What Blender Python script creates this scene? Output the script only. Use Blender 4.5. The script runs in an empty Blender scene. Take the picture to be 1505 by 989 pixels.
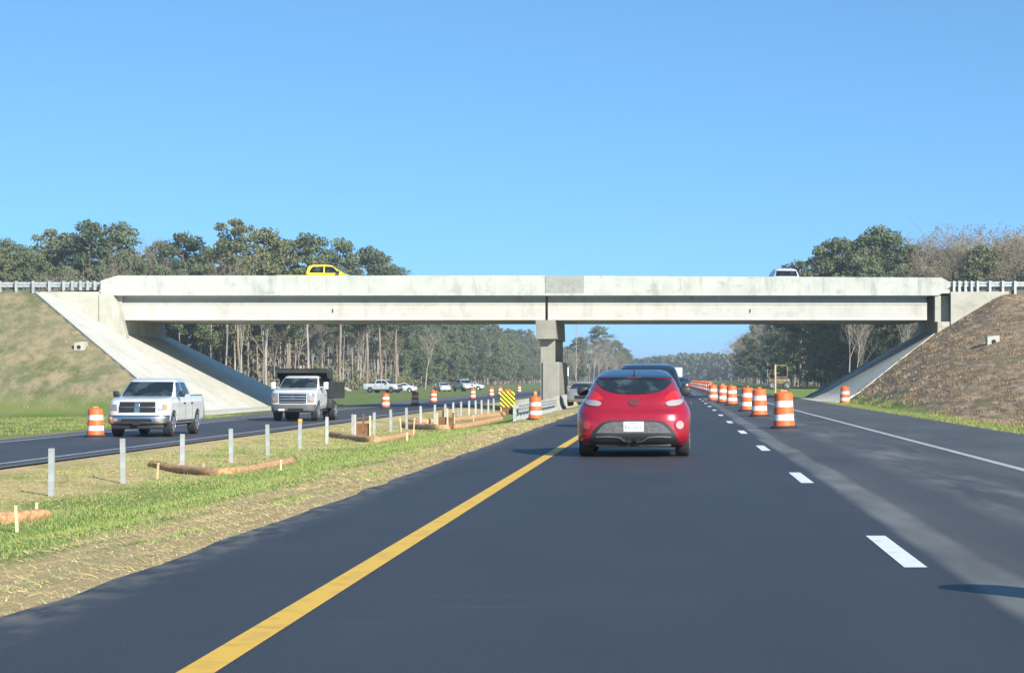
import bpy, bmesh, math, random
import numpy as np
from mathutils import Vector, Matrix, noise
R = math.radians
S = bpy.context.scene
COL = S.collection
rnd = random.Random(7)
nr = np.random.default_rng(11)

# ------------------------------------------------------------------ camera, sky, sun, exposure
F = 3236.0            # focal length in photo pixels (photo 1505 wide)
EYE = 1.30
cam_d = bpy.data.cameras.new('camera'); cam = bpy.data.objects.new('camera', cam_d); COL.objects.link(cam)
cam.location = (0, 0, EYE); cam.rotation_euler = (R(90), 0, 0)
cam_d.sensor_width = 36; cam_d.lens = 36 * F / 1505
cam_d.shift_x = (752.5 - 990) / 1505; cam_d.shift_y = (556 - 494.5) / 1505
cam_d.clip_start = 0.3; cam_d.clip_end = 12000
S.camera = cam

SUN = Vector((1.25, -1.6, 1.05)).normalized()     # towards the sun
el = math.asin(SUN.z); az = math.atan2(SUN.x, SUN.y)
w = bpy.data.worlds.new('World'); S.world = w; w.use_nodes = True
nt = w.node_tree; nt.nodes.clear()
sky = nt.nodes.new('ShaderNodeTexSky'); sky.sky_type = 'NISHITA'; sky.sun_disc = False
sky.sun_elevation = el; sky.sun_rotation = az
sky.altitude = 0; sky.air_density = 1.0; sky.dust_density = 0.3; sky.ozone_density = 2.2
bg = nt.nodes.new('ShaderNodeBackground'); bg.inputs[1].default_value = 0.105
wo = nt.nodes.new('ShaderNodeOutputWorld')
tcw = nt.nodes.new('ShaderNodeTexCoord'); mpw = nt.nodes.new('ShaderNodeMapping')
mpw.inputs['Scale'].default_value = (1, 1, 1.9); mpw.inputs['Location'].default_value = (0, 0, 0.215)   # the clear, deep spring sky: less white at the horizon
nrm = nt.nodes.new('ShaderNodeVectorMath'); nrm.operation = 'NORMALIZE'
nt.links.new(tcw.outputs['Generated'], mpw.inputs[0]); nt.links.new(mpw.outputs[0], nrm.inputs[0]); nt.links.new(nrm.outputs[0], sky.inputs[0])
tint = nt.nodes.new('ShaderNodeMix'); tint.data_type = 'RGBA'; tint.blend_type = 'MULTIPLY'; tint.inputs[0].default_value = 1.0; tint.inputs[7].default_value = (0.80, 1.24, 1.36, 1)   # the camera's saturated blue
nt.links.new(sky.outputs[0], tint.inputs[6]); nt.links.new(tint.outputs[2], bg.inputs[0]); nt.links.new(bg.outputs[0], wo.inputs[0])
sd = bpy.data.lights.new('sun', 'SUN'); sd.energy = 4.4; sd.angle = R(0.53); sd.color = (1, 0.94, 0.84)
so = bpy.data.objects.new('sun', sd); COL.objects.link(so); so.rotation_euler = SUN.to_track_quat('Z', 'Y').to_euler()
S.view_settings.view_transform = 'Standard'; S.view_settings.look = 'None'
S.view_settings.exposure = 0.93; S.view_settings.gamma = 1
S.render.engine = 'CYCLES'

# ------------------------------------------------------------------ helpers
def setp(n, k, v):
    if k in n.inputs: n.inputs[k].default_value = v
def mat(name, c, rough=0.7, metal=0.0, c2=None, scale=3.0, mixlo=0.4, mixhi=0.6, bump=0.0, bscale=40, coat=0.0, emit=None, spec=0.5, stretch=(1, 1, 1), detail=5, dist=0.02):
    m = bpy.data.materials.new(name); m.use_nodes = True
    t = m.node_tree; p = t.nodes['Principled BSDF']
    p.inputs['Base Color'].default_value = (*c, 1); p.inputs['Roughness'].default_value = rough
    p.inputs['Metallic'].default_value = metal; setp(p, 'Coat Weight', coat); setp(p, 'Coat Roughness', 0.05)
    setp(p, 'Specular IOR Level', spec)
    tc = t.nodes.new('ShaderNodeTexCoord')
    mp = t.nodes.new('ShaderNodeMapping'); mp.inputs['Scale'].default_value = stretch
    t.links.new(tc.outputs['Object'], mp.inputs[0])
    if c2:
        n = t.nodes.new('ShaderNodeTexNoise'); n.inputs['Scale'].default_value = scale; n.inputs['Detail'].default_value = detail
        mr = t.nodes.new('ShaderNodeMapRange'); mr.inputs[1].default_value = mixlo; mr.inputs[2].default_value = mixhi
        mx = t.nodes.new('ShaderNodeMix'); mx.data_type = 'RGBA'
        mx.inputs[6].default_value = (*c, 1); mx.inputs[7].default_value = (*c2, 1)
        t.links.new(mp.outputs[0], n.inputs[0]); t.links.new(n.outputs[0], mr.inputs[0]); t.links.new(mr.outputs[0], mx.inputs[0])
        t.links.new(mx.outputs[2], p.inputs['Base Color'])
    if bump:
        n2 = t.nodes.new('ShaderNodeTexNoise'); n2.inputs['Scale'].default_value = bscale; n2.inputs['Detail'].default_value = 4
        b = t.nodes.new('ShaderNodeBump'); b.inputs['Strength'].default_value = bump; b.inputs['Distance'].default_value = dist
        t.links.new(mp.outputs[0], n2.inputs[0]); t.links.new(n2.outputs[0], b.inputs['Height']); t.links.new(b.outputs[0], p.inputs['Normal'])
    if emit:
        setp(p, 'Emission Color', (*emit[0], 1)); setp(p, 'Emission Strength', emit[1])
    return m
def sharp(me, ang=35):
    me.polygons.foreach_set('use_smooth', [True] * len(me.polygons))
    me.set_sharp_from_angle(angle=R(ang))
def link(name, me, m=None, parent=None, smooth=None):
    if m is not None and not me.materials: me.materials.append(m)
    if smooth: sharp(me, smooth)
    o = bpy.data.objects.new(name, me); COL.objects.link(o)
    if parent: o.parent = parent
    return o
def tag(o, label=None, cat=None, group=None, kind=None):
    if label: o['label'] = label
    if cat: o['category'] = cat
    if group: o['group'] = group
    if kind: o['kind'] = kind
    return o
def empty(name, loc, rz=0, label=None, cat=None, group=None):
    o = bpy.data.objects.new(name, None); COL.objects.link(o); o.location = loc; o.rotation_euler = (0, 0, rz)
    o.empty_display_size = 0.2
    return tag(o, label, cat, group)
def kids(o): return [c for c in bpy.data.objects if c.parent == o]
def copy_tree(o, parent=None, _c=None):
    c = o.copy(); COL.objects.link(c)
    c.parent = parent
    for ch in kids(o): copy_tree(ch, c)
    return c
class MB:
    def __init__(s): s.b = bmesh.new()
    def box(s, x0, x1, y0, y1, z0, z1, bev=0.0):
        r = bmesh.ops.create_cube(s.b, size=1.0)
        M = Matrix.Translation(((x0 + x1) / 2, (y0 + y1) / 2, (z0 + z1) / 2)) @ Matrix.Diagonal((x1 - x0, y1 - y0, z1 - z0, 1))
        bmesh.ops.transform(s.b, matrix=M, verts=r['verts'])
        if bev:
            es = list({e for v in r['verts'] for e in v.link_edges})
            bmesh.ops.bevel(s.b, geom=es, offset=bev, segments=2, affect='EDGES', profile=0.5)
        return s
    def tube(s, p, q, r0, r1=None, n=8, cap=True):
        p = Vector(p); q = Vector(q); r1 = r0 if r1 is None else r1
        d = q - p; L = d.length
        if L < 1e-6: return s
        r = bmesh.ops.create_cone(s.b, cap_ends=cap, segments=n, radius1=r0, radius2=max(r1, 1e-4), depth=L)
        M = Matrix.Translation((p + q) / 2) @ d.to_track_quat('Z', 'Y').to_matrix().to_4x4()
        bmesh.ops.transform(s.b, matrix=M, verts=r['verts']); return s
    def prism(s, pts, axis, a0, a1):
        # pts 2-D outline; axis the extrusion axis ('x','y','z')
        def mk(u, v, a): return {'x': (a, u, v), 'y': (u, a, v), 'z': (u, v, a)}[axis]
        A = [s.b.verts.new(mk(u, v, a0)) for u, v in pts]; B = [s.b.verts.new(mk(u, v, a1)) for u, v in pts]
        n = len(pts)
        for i in range(n): s.b.faces.new((A[i], A[(i + 1) % n], B[(i + 1) % n], B[i]))
        s.b.faces.new(A); s.b.faces.new(B[::-1])
        return s
    def lathe(s, prof, n=20, c=(0, 0, 0)):
        rings = []
        for r, z in prof:
            rings.append([s.b.verts.new((c[0] + r * math.cos(2 * math.pi * i / n), c[1] + r * math.sin(2 * math.pi * i / n), c[2] + z)) for i in range(n)])
        for a, b in zip(rings, rings[1:]):
            for i in range(n): s.b.faces.new((a[i], a[(i + 1) % n], b[(i + 1) % n], b[i]))
        s.b.faces.new(rings[0][::-1]); s.b.faces.new(rings[-1]); return s
    def mesh(s, name='m'):
        bmesh.ops.recalc_face_normals(s.b, faces=s.b.faces)
        me = bpy.data.meshes.new(name); s.b.to_mesh(me); s.b.free(); return me
    def build(s, name, m, parent=None, smooth=35): return link(name, s.mesh(name), m, parent, smooth)
def drape(name, poly, surf, m, axis='z', off=0.004, step=1.0, skirt=0.0, parent=None, bis=None, build=True, smooth=30, only=None):
    """flat outline cut into a grid and laid on a surface. axis z: (x,y)->z ; y: (x,z)->y ; x: (y,z)->x"""
    b = bmesh.new()
    k = {'z': (0, 1, 2), 'y': (0, 2, 1), 'x': (1, 2, 0)}[axis]
    def V(u, v, a):
        c = [0, 0, 0]; c[k[0]] = u; c[k[1]] = v; c[k[2]] = a; return Vector(c)
    f = b.faces.new([b.verts.new(V(u, v, 0)) for u, v in poly])
    for ax in (0, 1):
        lo = min(p[ax] for p in poly); hi = max(p[ax] for p in poly)
        st = step[ax] if isinstance(step, (tuple, list)) else step
        n = int((hi - lo) / st)
        cuts = [lo + (hi - lo) * (i + 1) / (n + 1) for i in range(n)]
        if only and ax in only: cuts = only[ax]
        no = V(1, 0, 0) if ax == 0 else V(0, 1, 0)
        for c in cuts:
            co = V(c, 0, 0) if ax == 0 else V(0, c, 0)
            bmesh.ops.bisect_plane(b, geom=b.verts[:] + b.edges[:] + b.faces[:], plane_co=co, plane_no=no, dist=1e-5)
    for v in b.verts: v.co[k[2]] = surf(v.co[k[0]], v.co[k[1]]) + off
    if skirt:
        be = [e for e in b.edges if len(e.link_faces) == 1]
        r = bmesh.ops.extrude_edge_only(b, edges=be)
        for v in [g for g in r['geom'] if isinstance(g, bmesh.types.BMVert)]: v.co[k[2]] -= skirt * (1 if off > 0 else -1)
    bmesh.ops.recalc_face_normals(b, faces=b.faces)
    me = bpy.data.meshes.new(name); b.to_mesh(me); b.free()
    return link(name, me, m, parent, smooth)
def rawmesh(name, V, Fc, m=None, parent=None):
    """V (n,3) array, Fc (m,k) int array"""
    me = bpy.data.meshes.new(name)
    V = np.asarray(V, np.float32); Fc = np.asarray(Fc, np.int32); k = Fc.shape[1]
    me.vertices.add(len(V)); me.vertices.foreach_set('co', V.ravel())
    me.loops.add(Fc.size); me.loops.foreach_set('vertex_index', Fc.ravel())
    me.polygons.add(len(Fc)); me.polygons.foreach_set('loop_start', np.arange(0, Fc.size, k, dtype=np.int32))
    me.update(calc_edges=True)
    if m: me.materials.append(m)
    return me
def lerp(t, xs, zs): return float(np.interp(t, xs, zs))

# ------------------------------------------------------------------ materials
def pos_nodes(t):
    g = t.nodes.new('ShaderNodeNewGeometry'); s = t.nodes.new('ShaderNodeSeparateXYZ'); t.links.new(g.outputs['Position'], s.inputs[0]); return g, s
class NB:
    """small node-graph builder on a principled material"""
    def __init__(s, name, rough=0.9, spec=0.3):
        s.m = bpy.data.materials.new(name); s.m.use_nodes = True; s.t = s.m.node_tree; s.p = s.t.nodes['Principled BSDF']
        s.p.inputs['Roughness'].default_value = rough; setp(s.p, 'Specular IOR Level', spec)
        s.g, s.s = pos_nodes(s.t)
    def noise(s, scale, detail=5, stretch=(1, 1, 1), lo=0.0, hi=1.0, rough=0.5):
        mp = s.t.nodes.new('ShaderNodeMapping'); mp.inputs['Scale'].default_value = stretch
        s.t.links.new(s.g.outputs['Position'], mp.inputs[0])
        n = s.t.nodes.new('ShaderNodeTexNoise'); n.inputs['Scale'].default_value = scale; n.inputs['Detail'].default_value = detail; n.inputs['Roughness'].default_value = rough
        s.t.links.new(mp.outputs[0], n.inputs[0]); return s.map(n.outputs[0], lo, hi)
    def map(s, v, lo, hi, a=0.0, b=1.0):
        r = s.t.nodes.new('ShaderNodeMapRange'); r.inputs[1].default_value = lo; r.inputs[2].default_value = hi
        r.inputs[3].default_value = a; r.inputs[4].default_value = b; s.t.links.new(v, r.inputs[0]); return r.outputs[0]
    def op(s, o, a, b=None):
        n = s.t.nodes.new('ShaderNodeMath'); n.operation = o
        for i, x in enumerate((a, b)):
            if x is None: continue
            if isinstance(x, (int, float)): n.inputs[i].default_value = x
            else: s.t.links.new(x, n.inputs[i])
        return n.outputs[0]
    def band(s, v, c, half, soft):
        d = s.op('ABSOLUTE', s.op('SUBTRACT', v, c)); return s.map(d, half, half + soft, 1.0, 0.0)
    def mix(s, f, a, b):
        n = s.t.nodes.new('ShaderNodeMix'); n.data_type = 'RGBA'
        if isinstance(f, (int, float)): n.inputs[0].default_value = f
        else: s.t.links.new(f, n.inputs[0])
        for i, x in ((6, a), (7, b)):
            if isinstance(x, tuple): n.inputs[i].default_value = (*x, 1)
            else: s.t.links.new(x, n.inputs[i])
        return n.outputs[2]
    def out(s, col, bump=None, strength=0.3, dist=0.02):
        s.t.links.new(col, s.p.inputs['Base Color'])
        if bump is not None:
            b = s.t.nodes.new('ShaderNodeBump'); b.inputs['Strength'].default_value = strength; b.inputs['Distance'].default_value = dist
            s.t.links.new(bump, b.inputs['Height']); s.t.links.new(b.outputs[0], s.p.inputs['Normal'])
        return s.m

def ground_material():
    n = NB('ground_cover', 0.95, 0.15); X, Y = n.s.outputs[0], n.s.outputs[1]
    warp = n.noise(0.35, 4, lo=0.25, hi=0.75)
    wx = n.op('ADD', X, n.op('MULTIPLY', n.op('SUBTRACT', warp, 0.5), 3.0))
    straw = n.mix(n.noise(2.2, 8, lo=0.35, hi=0.65, rough=0.65), (0.60, 0.45, 0.22), (0.42, 0.32, 0.15))
    straw = n.mix(n.noise(9, 6, (1, 0.35, 1), 0.55, 0.72, 0.7), straw, (0.68, 0.56, 0.33))
    green = n.mix(n.noise(1.5, 8, lo=0.35, hi=0.65, rough=0.7), (0.145, 0.22, 0.045), (0.23, 0.27, 0.07))
    # green in the swale of the median, patches elsewhere
    sw = n.band(wx, -8.5, 1.2, 1.2)
    patch = n.op('MULTIPLY', n.noise(0.5, 7, (1, 0.5, 1), 0.48, 0.64, 0.65), n.map(X, -6.0, -7.5, 0.15, 1.0))
    near = n.op('MULTIPLY', n.map(X, -30, -24, 0.0, 1.0), n.map(X, 9.0, 8.0, 0.0, 1.0))
    edgeg = n.op('MULTIPLY', n.band(X, -5.2, 0.25, 0.5), n.noise(0.8, 6, lo=0.55, hi=0.7))
    gm = n.op('MAXIMUM', n.op('MAXIMUM', sw, n.op('MULTIPLY', patch, 0.75)), edgeg)
    med = n.mix(gm, straw, green)
    # embankments: left olive, right brown clods
    olive = n.mix(n.noise(0.22, 7, (1, 1, 1.6), 0.42, 0.62, 0.6), (0.185, 0.175, 0.095), (0.125, 0.14, 0.06))
    olive = n.mix(n.noise(1.0, 8, (1, .5, 1), lo=0.44, hi=0.62, rough=0.75), olive, (0.33, 0.26, 0.155))
    brown = n.mix(n.noise(2.4, 9, (0.8, 0.22, 1.6), 0.40, 0.60, 0.78), (0.14, 0.095, 0.06), (0.45, 0.335, 0.215))
    brown = n.mix(n.noise(0.35, 6, lo=0.5, hi=0.7), brown, (0.19, 0.17, 0.075))
    lush = n.mix(n.noise(0.8, 7, lo=0.35, hi=0.65), (0.14, 0.22, 0.035), (0.22, 0.24, 0.07))
    far = n.map(Y, 150, 175)
    left = n.map(X, -20, -24)
    right = n.map(n.op('ADD', X, n.op('MULTIPLY', warp, 1.6)), 10.6, 11.4)
    c = n.mix(left, med, n.mix(far, olive, lush))
    # bright grass strip at the foot of the left bank
    foot = n.op('MULTIPLY', left, n.map(n.s.outputs[2], 0.5, -0.3))
    c = n.mix(foot, c, n.mix(n.noise(0.7, 6, lo=.35, hi=.65), (0.10, 0.17, 0.035), (0.19, 0.20, 0.07)))
    rs = n.map(X, 7.9, 8.1)
    c = n.mix(rs, c, lush)
    c = n.mix(n.op('MULTIPLY', right, n.map(Y, 175, 160)), c, brown)
    wood = n.map(Y, 318, 335)
    woodx = n.op('MAXIMUM', n.map(X, -58, -66), n.map(X, 22, 27))
    c = n.mix(n.op('MULTIPLY', wood, woodx), c, n.mix(n.noise(0.3, 6, lo=.4, hi=.6), (0.13, 0.09, 0.05), (0.08, 0.07, 0.035)))
    return n.out(c, n.noise(7, 9, rough=0.75), 0.75, 0.07)

def asphalt_main():
    n = NB('asphalt_new', 0.62, 0.5); X, Y = n.s.outputs[0], n.s.outputs[1]
    wob = n.op('MULTIPLY', n.op('SUBTRACT', n.noise(0.35, 5, (1, 0.35, 1)), 0.5), 0.35)
    wx = n.op('ADD', X, wob)
    new = n.mix(n.noise(1.2, 8, (1, 0.25, 1), 0.3, 0.7), (0.022, 0.024, 0.028), (0.032, 0.034, 0.038))
    old = n.mix(n.noise(0.7, 8, (1, 0.2, 1), 0.35, 0.65, 0.6), (0.050, 0.048, 0.044), (0.082, 0.076, 0.066))
    c = n.mix(n.map(wx, 1.88, 2.02), new, old)
    # pale milled seam beside the lane line and a scuffed band in the far lane
    seam = n.op('MULTIPLY', n.band(wx, 2.05, 0.13, 0.10), n.noise(1.4, 7, (1, 0.25, 1), 0.25, 0.6))
    c = n.mix(n.op('MULTIPLY', seam, 0.85), c, (0.19, 0.185, 0.16))
    sc = n.op('MULTIPLY', n.band(wx, 3.75, 0.35, 0.5), n.noise(0.6, 8, (2.0, 0.25, 1), 0.46, 0.66, 0.65))
    c = n.mix(n.op('MULTIPLY', sc, 0.9), c, (0.19, 0.18, 0.155))
    shl = n.op('MULTIPLY', n.map(X, 5.1, 5.3), n.noise(0.5, 6, (1.5, 0.3, 1), 0.35, 0.7))
    c = n.mix(n.op('MULTIPLY', shl, 0.6), c, (0.12, 0.115, 0.10))
    # crosswise marks of paving joints, dust at the verge
    du = n.op('MULTIPLY', n.map(X, -3.2, -3.62), n.noise(6, 7, (1, 0.4, 1), 0.4, 0.62))
    c = n.mix(n.op('MULTIPLY', du, 0.7), c, (0.22, 0.19, 0.14))
    tr = n.op('MAXIMUM', n.band(X, -1.15, 0.18, 0.3), n.band(X, 0.65, 0.18, 0.3))
    tr = n.op('MAXIMUM', tr, n.op('MAXIMUM', n.band(X, 2.75, .15, .3), n.band(X, 4.2, .15, .25)))
    c = n.mix(n.op('MULTIPLY', tr, 0.30), c, (0.024, 0.026, 0.030))
    c = n.mix(n.op('MULTIPLY', n.noise(90, 3, lo=0.56, hi=0.68), 0.8), c, (0.10, 0.10, 0.10))
    c = n.mix(n.op('MULTIPLY', n.noise(0.16, 6, (1, 0.5, 1), 0.45, 0.62), 0.35), c, (0.022, 0.024, 0.028))
    # scattered faint dusty cross marks
    cm = n.noise(1.0, 3, (0.35, 6, 1), 0.68, 0.76)
    c = n.mix(n.op('MULTIPLY', cm, 0.30), c, (0.12, 0.12, 0.12))
    return n.out(c, n.noise(120, 3), 0.35, 0.006)
def asphalt_left():
    n = NB('asphalt_oncoming', 0.62, 0.5); X, Y = n.s.outputs[0], n.s.outputs[1]
    c = n.mix(n.noise(0.8, 7, (1, 0.2, 1), 0.35, 0.65), (0.035, 0.037, 0.042), (0.05, 0.051, 0.053))
    c = n.mix(n.map(X, -20.3, -20.7), c, n.mix(n.noise(0.8, 7, (1, .3, 1), .35, .65), (0.13, 0.125, 0.11), (0.09, 0.09, 0.085)))
    c = n.mix(n.map(X, -14.9, -14.6), c, (0.10, 0.098, 0.09))
    return n.out(c, n.noise(120, 3), 0.3, 0.006)
def concrete(name, a, b, stain, sc=0.6, vertical=False):
    n = NB(name, 0.85, 0.3)
    c = n.mix(n.noise(sc, 8, lo=0.35, hi=0.65, rough=0.6), a, b)
    st = (1, 1, 0.25) if vertical else (1, 1, 1)
    c = n.mix(n.op('MULTIPLY', n.noise(1.3, 8, st, 0.52, 0.70, 0.65), 0.7), c, stain)
    c = n.mix(n.op('MULTIPLY', n.noise(0.9, 8, (1, 1, 1.6), 0.54, 0.66, 0.7), 0.5), c, stain)
    c = n.mix(n.op('MULTIPLY', n.noise(14, 4, lo=0.6, hi=0.75), 0.25), c, stain)
    return n.out(c, n.noise(30, 5), 0.15, 0.01)
M_ground = ground_material(); M_road = asphalt_main(); M_roadL = asphalt_left()
M_conc = concrete('parapet_concrete', (0.49, 0.495, 0.44), (0.40, 0.415, 0.37), (0.23, 0.25, 0.215), 0.7, True)
M_concP = concrete('new_patch_concrete', (0.27, 0.28, 0.25), (0.33, 0.34, 0.30), (0.17, 0.18, 0.16), 3)
M_girder = concrete('girder_concrete', (0.50, 0.485, 0.43), (0.44, 0.43, 0.38), (0.33, 0.32, 0.28), 0.4, True)
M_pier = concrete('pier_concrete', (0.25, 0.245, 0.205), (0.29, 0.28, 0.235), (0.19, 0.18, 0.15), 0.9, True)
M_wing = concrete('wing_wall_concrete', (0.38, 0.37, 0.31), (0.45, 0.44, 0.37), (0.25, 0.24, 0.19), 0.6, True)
M_slope = concrete('slope_concrete', (0.56, 0.545, 0.47), (0.48, 0.465, 0.40), (0.36, 0.34, 0.28), 0.35)
M_slopeR = M_slope
M_joint = mat('weathered_joint', (0.19, 0.19, 0.17), 0.9, c2=(0.33, 0.33, 0.30), scale=6)
M_dark = mat('joint_gap', (0.02, 0.02, 0.02), 0.9)
M_yline = mat('yellow_paint', (0.70, 0.42, 0.04), 0.6, c2=(0.50, 0.30, 0.05), scale=5, mixlo=0.5, mixhi=0.75)
M_wline = mat('white_paint', (0.70, 0.71, 0.68), 0.6, c2=(0.40, 0.40, 0.38), scale=6, mixlo=0.55, mixhi=0.8)
M_eline = mat('worn_white_paint', (0.44, 0.43, 0.39), 0.7, c2=(0.20, 0.20, 0.18), scale=4, mixlo=0.45, mixhi=0.75)
M_galv = mat('galvanised_steel', (0.58, 0.61, 0.60), 0.45, 0.55, c2=(0.45, 0.48, 0.48), scale=5)
M_galvb = mat('bright_galvanised', (0.46, 0.49, 0.47), 0.55, 0.3, c2=(0.36, 0.38, 0.37), scale=4)
M_orange = mat('barrel_orange', (0.80, 0.14, 0.03), 0.5, c2=(0.50, 0.11, 0.045), scale=5, mixlo=0.48, mixhi=0.75)
M_band = mat('reflective_white', (0.80, 0.77, 0.72), 0.5, c2=(0.50, 0.43, 0.38), scale=6, mixlo=0.48, mixhi=0.75)
M_rubber = mat('black_rubber', (0.022, 0.022, 0.023), 0.8)
M_wood = mat('stake_wood', (0.62, 0.50, 0.32), 0.8, c2=(0.5, 0.38, 0.22), scale=12)
M_wattle = mat('straw_wattle', (0.62, 0.38, 0.19), 0.95, c2=(0.36, 0.19, 0.085), scale=14, mixlo=.35, mixhi=.65, bump=1.0, bscale=45, dist=0.03)
M_silt = mat('silt_fabric_brown', (0.20, 0.095, 0.045), 0.9, c2=(0.12, 0.06, 0.035), scale=6)
M_glass = mat('dark_glass', (0.010, 0.014, 0.016), 0.06, spec=0.6, c2=(0.045, 0.06, 0.058), scale=1.7, mixlo=.5, mixhi=.62)  # lighter blotches are reflections painted into the glass colour
M_glassb = mat('hatch_glass', (0.014, 0.020, 0.022), 0.10, spec=0.5, c2=(0.05, 0.075, 0.075), scale=2.5, mixlo=0.5, mixhi=0.62)
M_red = mat('red_car_paint', (0.37, 0.006, 0.020), 0.24, 0.25, coat=1.0, c2=(0.31, 0.006, 0.018), scale=1.2)
M_white = mat('white_car_paint', (0.60, 0.615, 0.61), 0.30, coat=0.8, c2=(0.54, 0.555, 0.55), scale=1.5)
M_blackp = mat('black_plastic', (0.02, 0.02, 0.022), 0.55)
M_greyp = mat('grey_mesh_plastic', (0.12, 0.12, 0.125), 0.6, c2=(0.07, 0.07, 0.07), scale=40)
M_chrome = mat('chrome', (0.50, 0.49, 0.47), 0.28, 1.0)
M_silver = mat('silver_alloy', (0.60, 0.60, 0.60), 0.3, 0.9)
M_roofb = mat('roof_glass', (0.015, 0.025, 0.05), 0.12, spec=0.8)
M_darkcar = mat('dark_blue_paint', (0.015, 0.02, 0.03), 0.25, 0.2, coat=1.0)
M_silvcar = mat('silver_paint', (0.30, 0.30, 0.28), 0.3, 0.5, coat=1.0)
M_yellow = mat('yellow_paint_car', (0.82, 0.62, 0.02), 0.35, coat=0.5)
M_tail = mat('red_lens', (0.55, 0.015, 0.01), 0.15, coat=1.0)
M_tailw = mat('clear_lens', (0.50, 0.44, 0.42), 0.10, 0.4, coat=1.0)
M_head = mat('headlight_lens', (0.30, 0.32, 0.33), 0.12, 0.4, coat=1.0)
M_pink = mat('glare_red_lens', (0.62, 0.28, 0.24), 0.2, coat=1.0)  # red lens with glare painted into its colour, for the right reflector
M_amber = mat('amber_lens', (0.70, 0.25, 0.06), 0.2, coat=1.0)
M_plate = mat('plate_white', (0.72, 0.74, 0.76), 0.4)
M_ink = mat('dark_print', (0.10, 0.11, 0.16), 0.6)
M_bed = mat('dump_bed_steel', (0.018, 0.021, 0.022), 0.5, c2=(0.03, 0.034, 0.034), scale=2)
M_under = mat('underbody', (0.01, 0.01, 0.01), 0.9)
M_black = mat('marker_black', (0.01, 0.01, 0.01), 0.6)
M_ysign = mat('marker_yellow', (0.95, 0.78, 0.03), 0.5)
M_bark = mat('pine_bark', (0.20, 0.145, 0.105), 0.95, c2=(0.30, 0.24, 0.19), scale=1.2, stretch=(1, 1, 0.3))
M_barkp = mat('pale_bark', (0.36, 0.32, 0.27), 0.95, c2=(0.22, 0.19, 0.16), scale=1.0, stretch=(1, 1, 0.3))
M_barkg = mat('grey_bark', (0.23, 0.20, 0.165), 0.95, c2=(0.32, 0.28, 0.23), scale=0.8)
def leafmat(name, a, b, sc=0.35):
    m = mat(name, a, 0.75, c2=b, scale=sc, mixlo=0.4, mixhi=0.62, spec=0.25, detail=3); return m
M_pine1 = leafmat('pine_needles', (0.082, 0.112, 0.055), (0.140, 0.165, 0.080))
M_pine2 = leafmat('pine_needles_olive', (0.115, 0.130, 0.058), (0.165, 0.172, 0.085))
M_pine3 = leafmat('pine_needles_dark', (0.055, 0.082, 0.046), (0.095, 0.122, 0.062))
M_bud = leafmat('spring_buds', (0.19, 0.14, 0.075), (0.25, 0.20, 0.115))
M_budg = leafmat('fresh_leaves', (0.15, 0.17, 0.06), (0.21, 0.20, 0.09))
M_brush = leafmat('brush', (0.17, 0.14, 0.10), (0.12, 0.12, 0.065), 0.12)
M_farwood = leafmat('far_wood', (0.075, 0.095, 0.045), (0.15, 0.13, 0.085), 0.035)

# ------------------------------------------------------------------ ground
BX = [-4000, -60, -40, -24, -22.8, -14.4, -11.2, -8.5, -6, -3.6, 8.1, 9.4, 12, 25, 4000]
BZ = [-0.9, -0.9, -0.8, -0.70, -0.66, -0.66, -0.82, -0.80, -0.45, -0.03, -0.03, -0.12, -0.2, -0.3, -0.3]
def planeL(x): return -0.62 + 0.6 * (-27.4 - x)
def planeR(x): return -0.10 + 0.6 * (x - 9.6)
CREST = 6.62
def gz(x, y):
    z = lerp(x, BX, BZ)
    if x < -20: e = min(CREST, planeL(x), CREST - (135.8 - y) * 0.5, CREST - (y - 150.5) * 0.55)
    elif x > 8:
        a = planeR(x); b = CREST - (139 - y) * 0.105; k = 3.0; h = max(k - abs(a - b), 0) / k
        e = min(CREST, min(a, b) - h * h * k * .25 * min(1, max(0, (139 - y) / 12)), CREST - (y - 150.5) * 0.55)
    else: e = -9
    return max(z, e)
def gpt(px, py, lo=8, hi=1500):
    """point where the sight line of a photo pixel meets the ground"""
    prev = lo; y = lo
    while y < hi:
        x = (px - 990) * y / F; z = EYE + (556 - py) * y / F
        if z < gz(x, y): return Vector((x, y, gz(x, y)))
        y += 0.1
    return Vector((x, y, gz(x, y)))
def axisvals(segs):
    v = []
    for a, b, st in segs:
        n = max(1, round((b - a) / st)); v += [a + (b - a) * i / n for i in range(n)]
    v.append(segs[-1][1]); return v
xs = axisvals([(-4000, -400, 600), (-400, -100, 20), (-100, -60, 4), (-60, -27.4, 0.8), (-27.4, -24, 0.85), (-24, -22.8, 1.2), (-22.8, -14.4, 4.2), (-14.4, -11.2, 0.8), (-11.2, -8.5, 0.45), (-8.5, -6, 0.5), (-6, -3.6, 0.4),
               (-3.6, 8.1, 3.9), (8.1, 9.6, 0.5), (9.6, 21, 0.6), (21, 60, 1.5), (60, 100, 5), (100, 400, 30), (400, 4000, 600)])
ys = axisvals([(-200, 6, 20), (6, 60, 1.0), (60, 115, 1.5), (115, 136, 0.8), (136, 156, 1.0), (156, 175, 1.0), (175, 340, 8), (340, 1000, 40), (1000, 6000, 500), (6000, 11000, 2500)])
V = []; 
for y in ys:
    for x in xs:
        z = gz(x, y)
        if (x < -4.2 and x > -14) or x > 9.3 or x < -24:
            a = 0.05 if abs(x) < 16 else 0.09
            if 118 < y < 158 and (x > 9 or x < -24) and (x < 21): a = 0.0
            if z < CREST - 0.02 and abs(x) < 60: z += a * noise.noise(Vector((x * 0.6, y * 0.25, 3)))
        V.append((x, y, z))
nx = len(xs); Fc = [(j * nx + i, j * nx + i + 1, (j + 1) * nx + i + 1, (j + 1) * nx + i) for j in range(len(ys) - 1) for i in range(nx - 1)]
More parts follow.
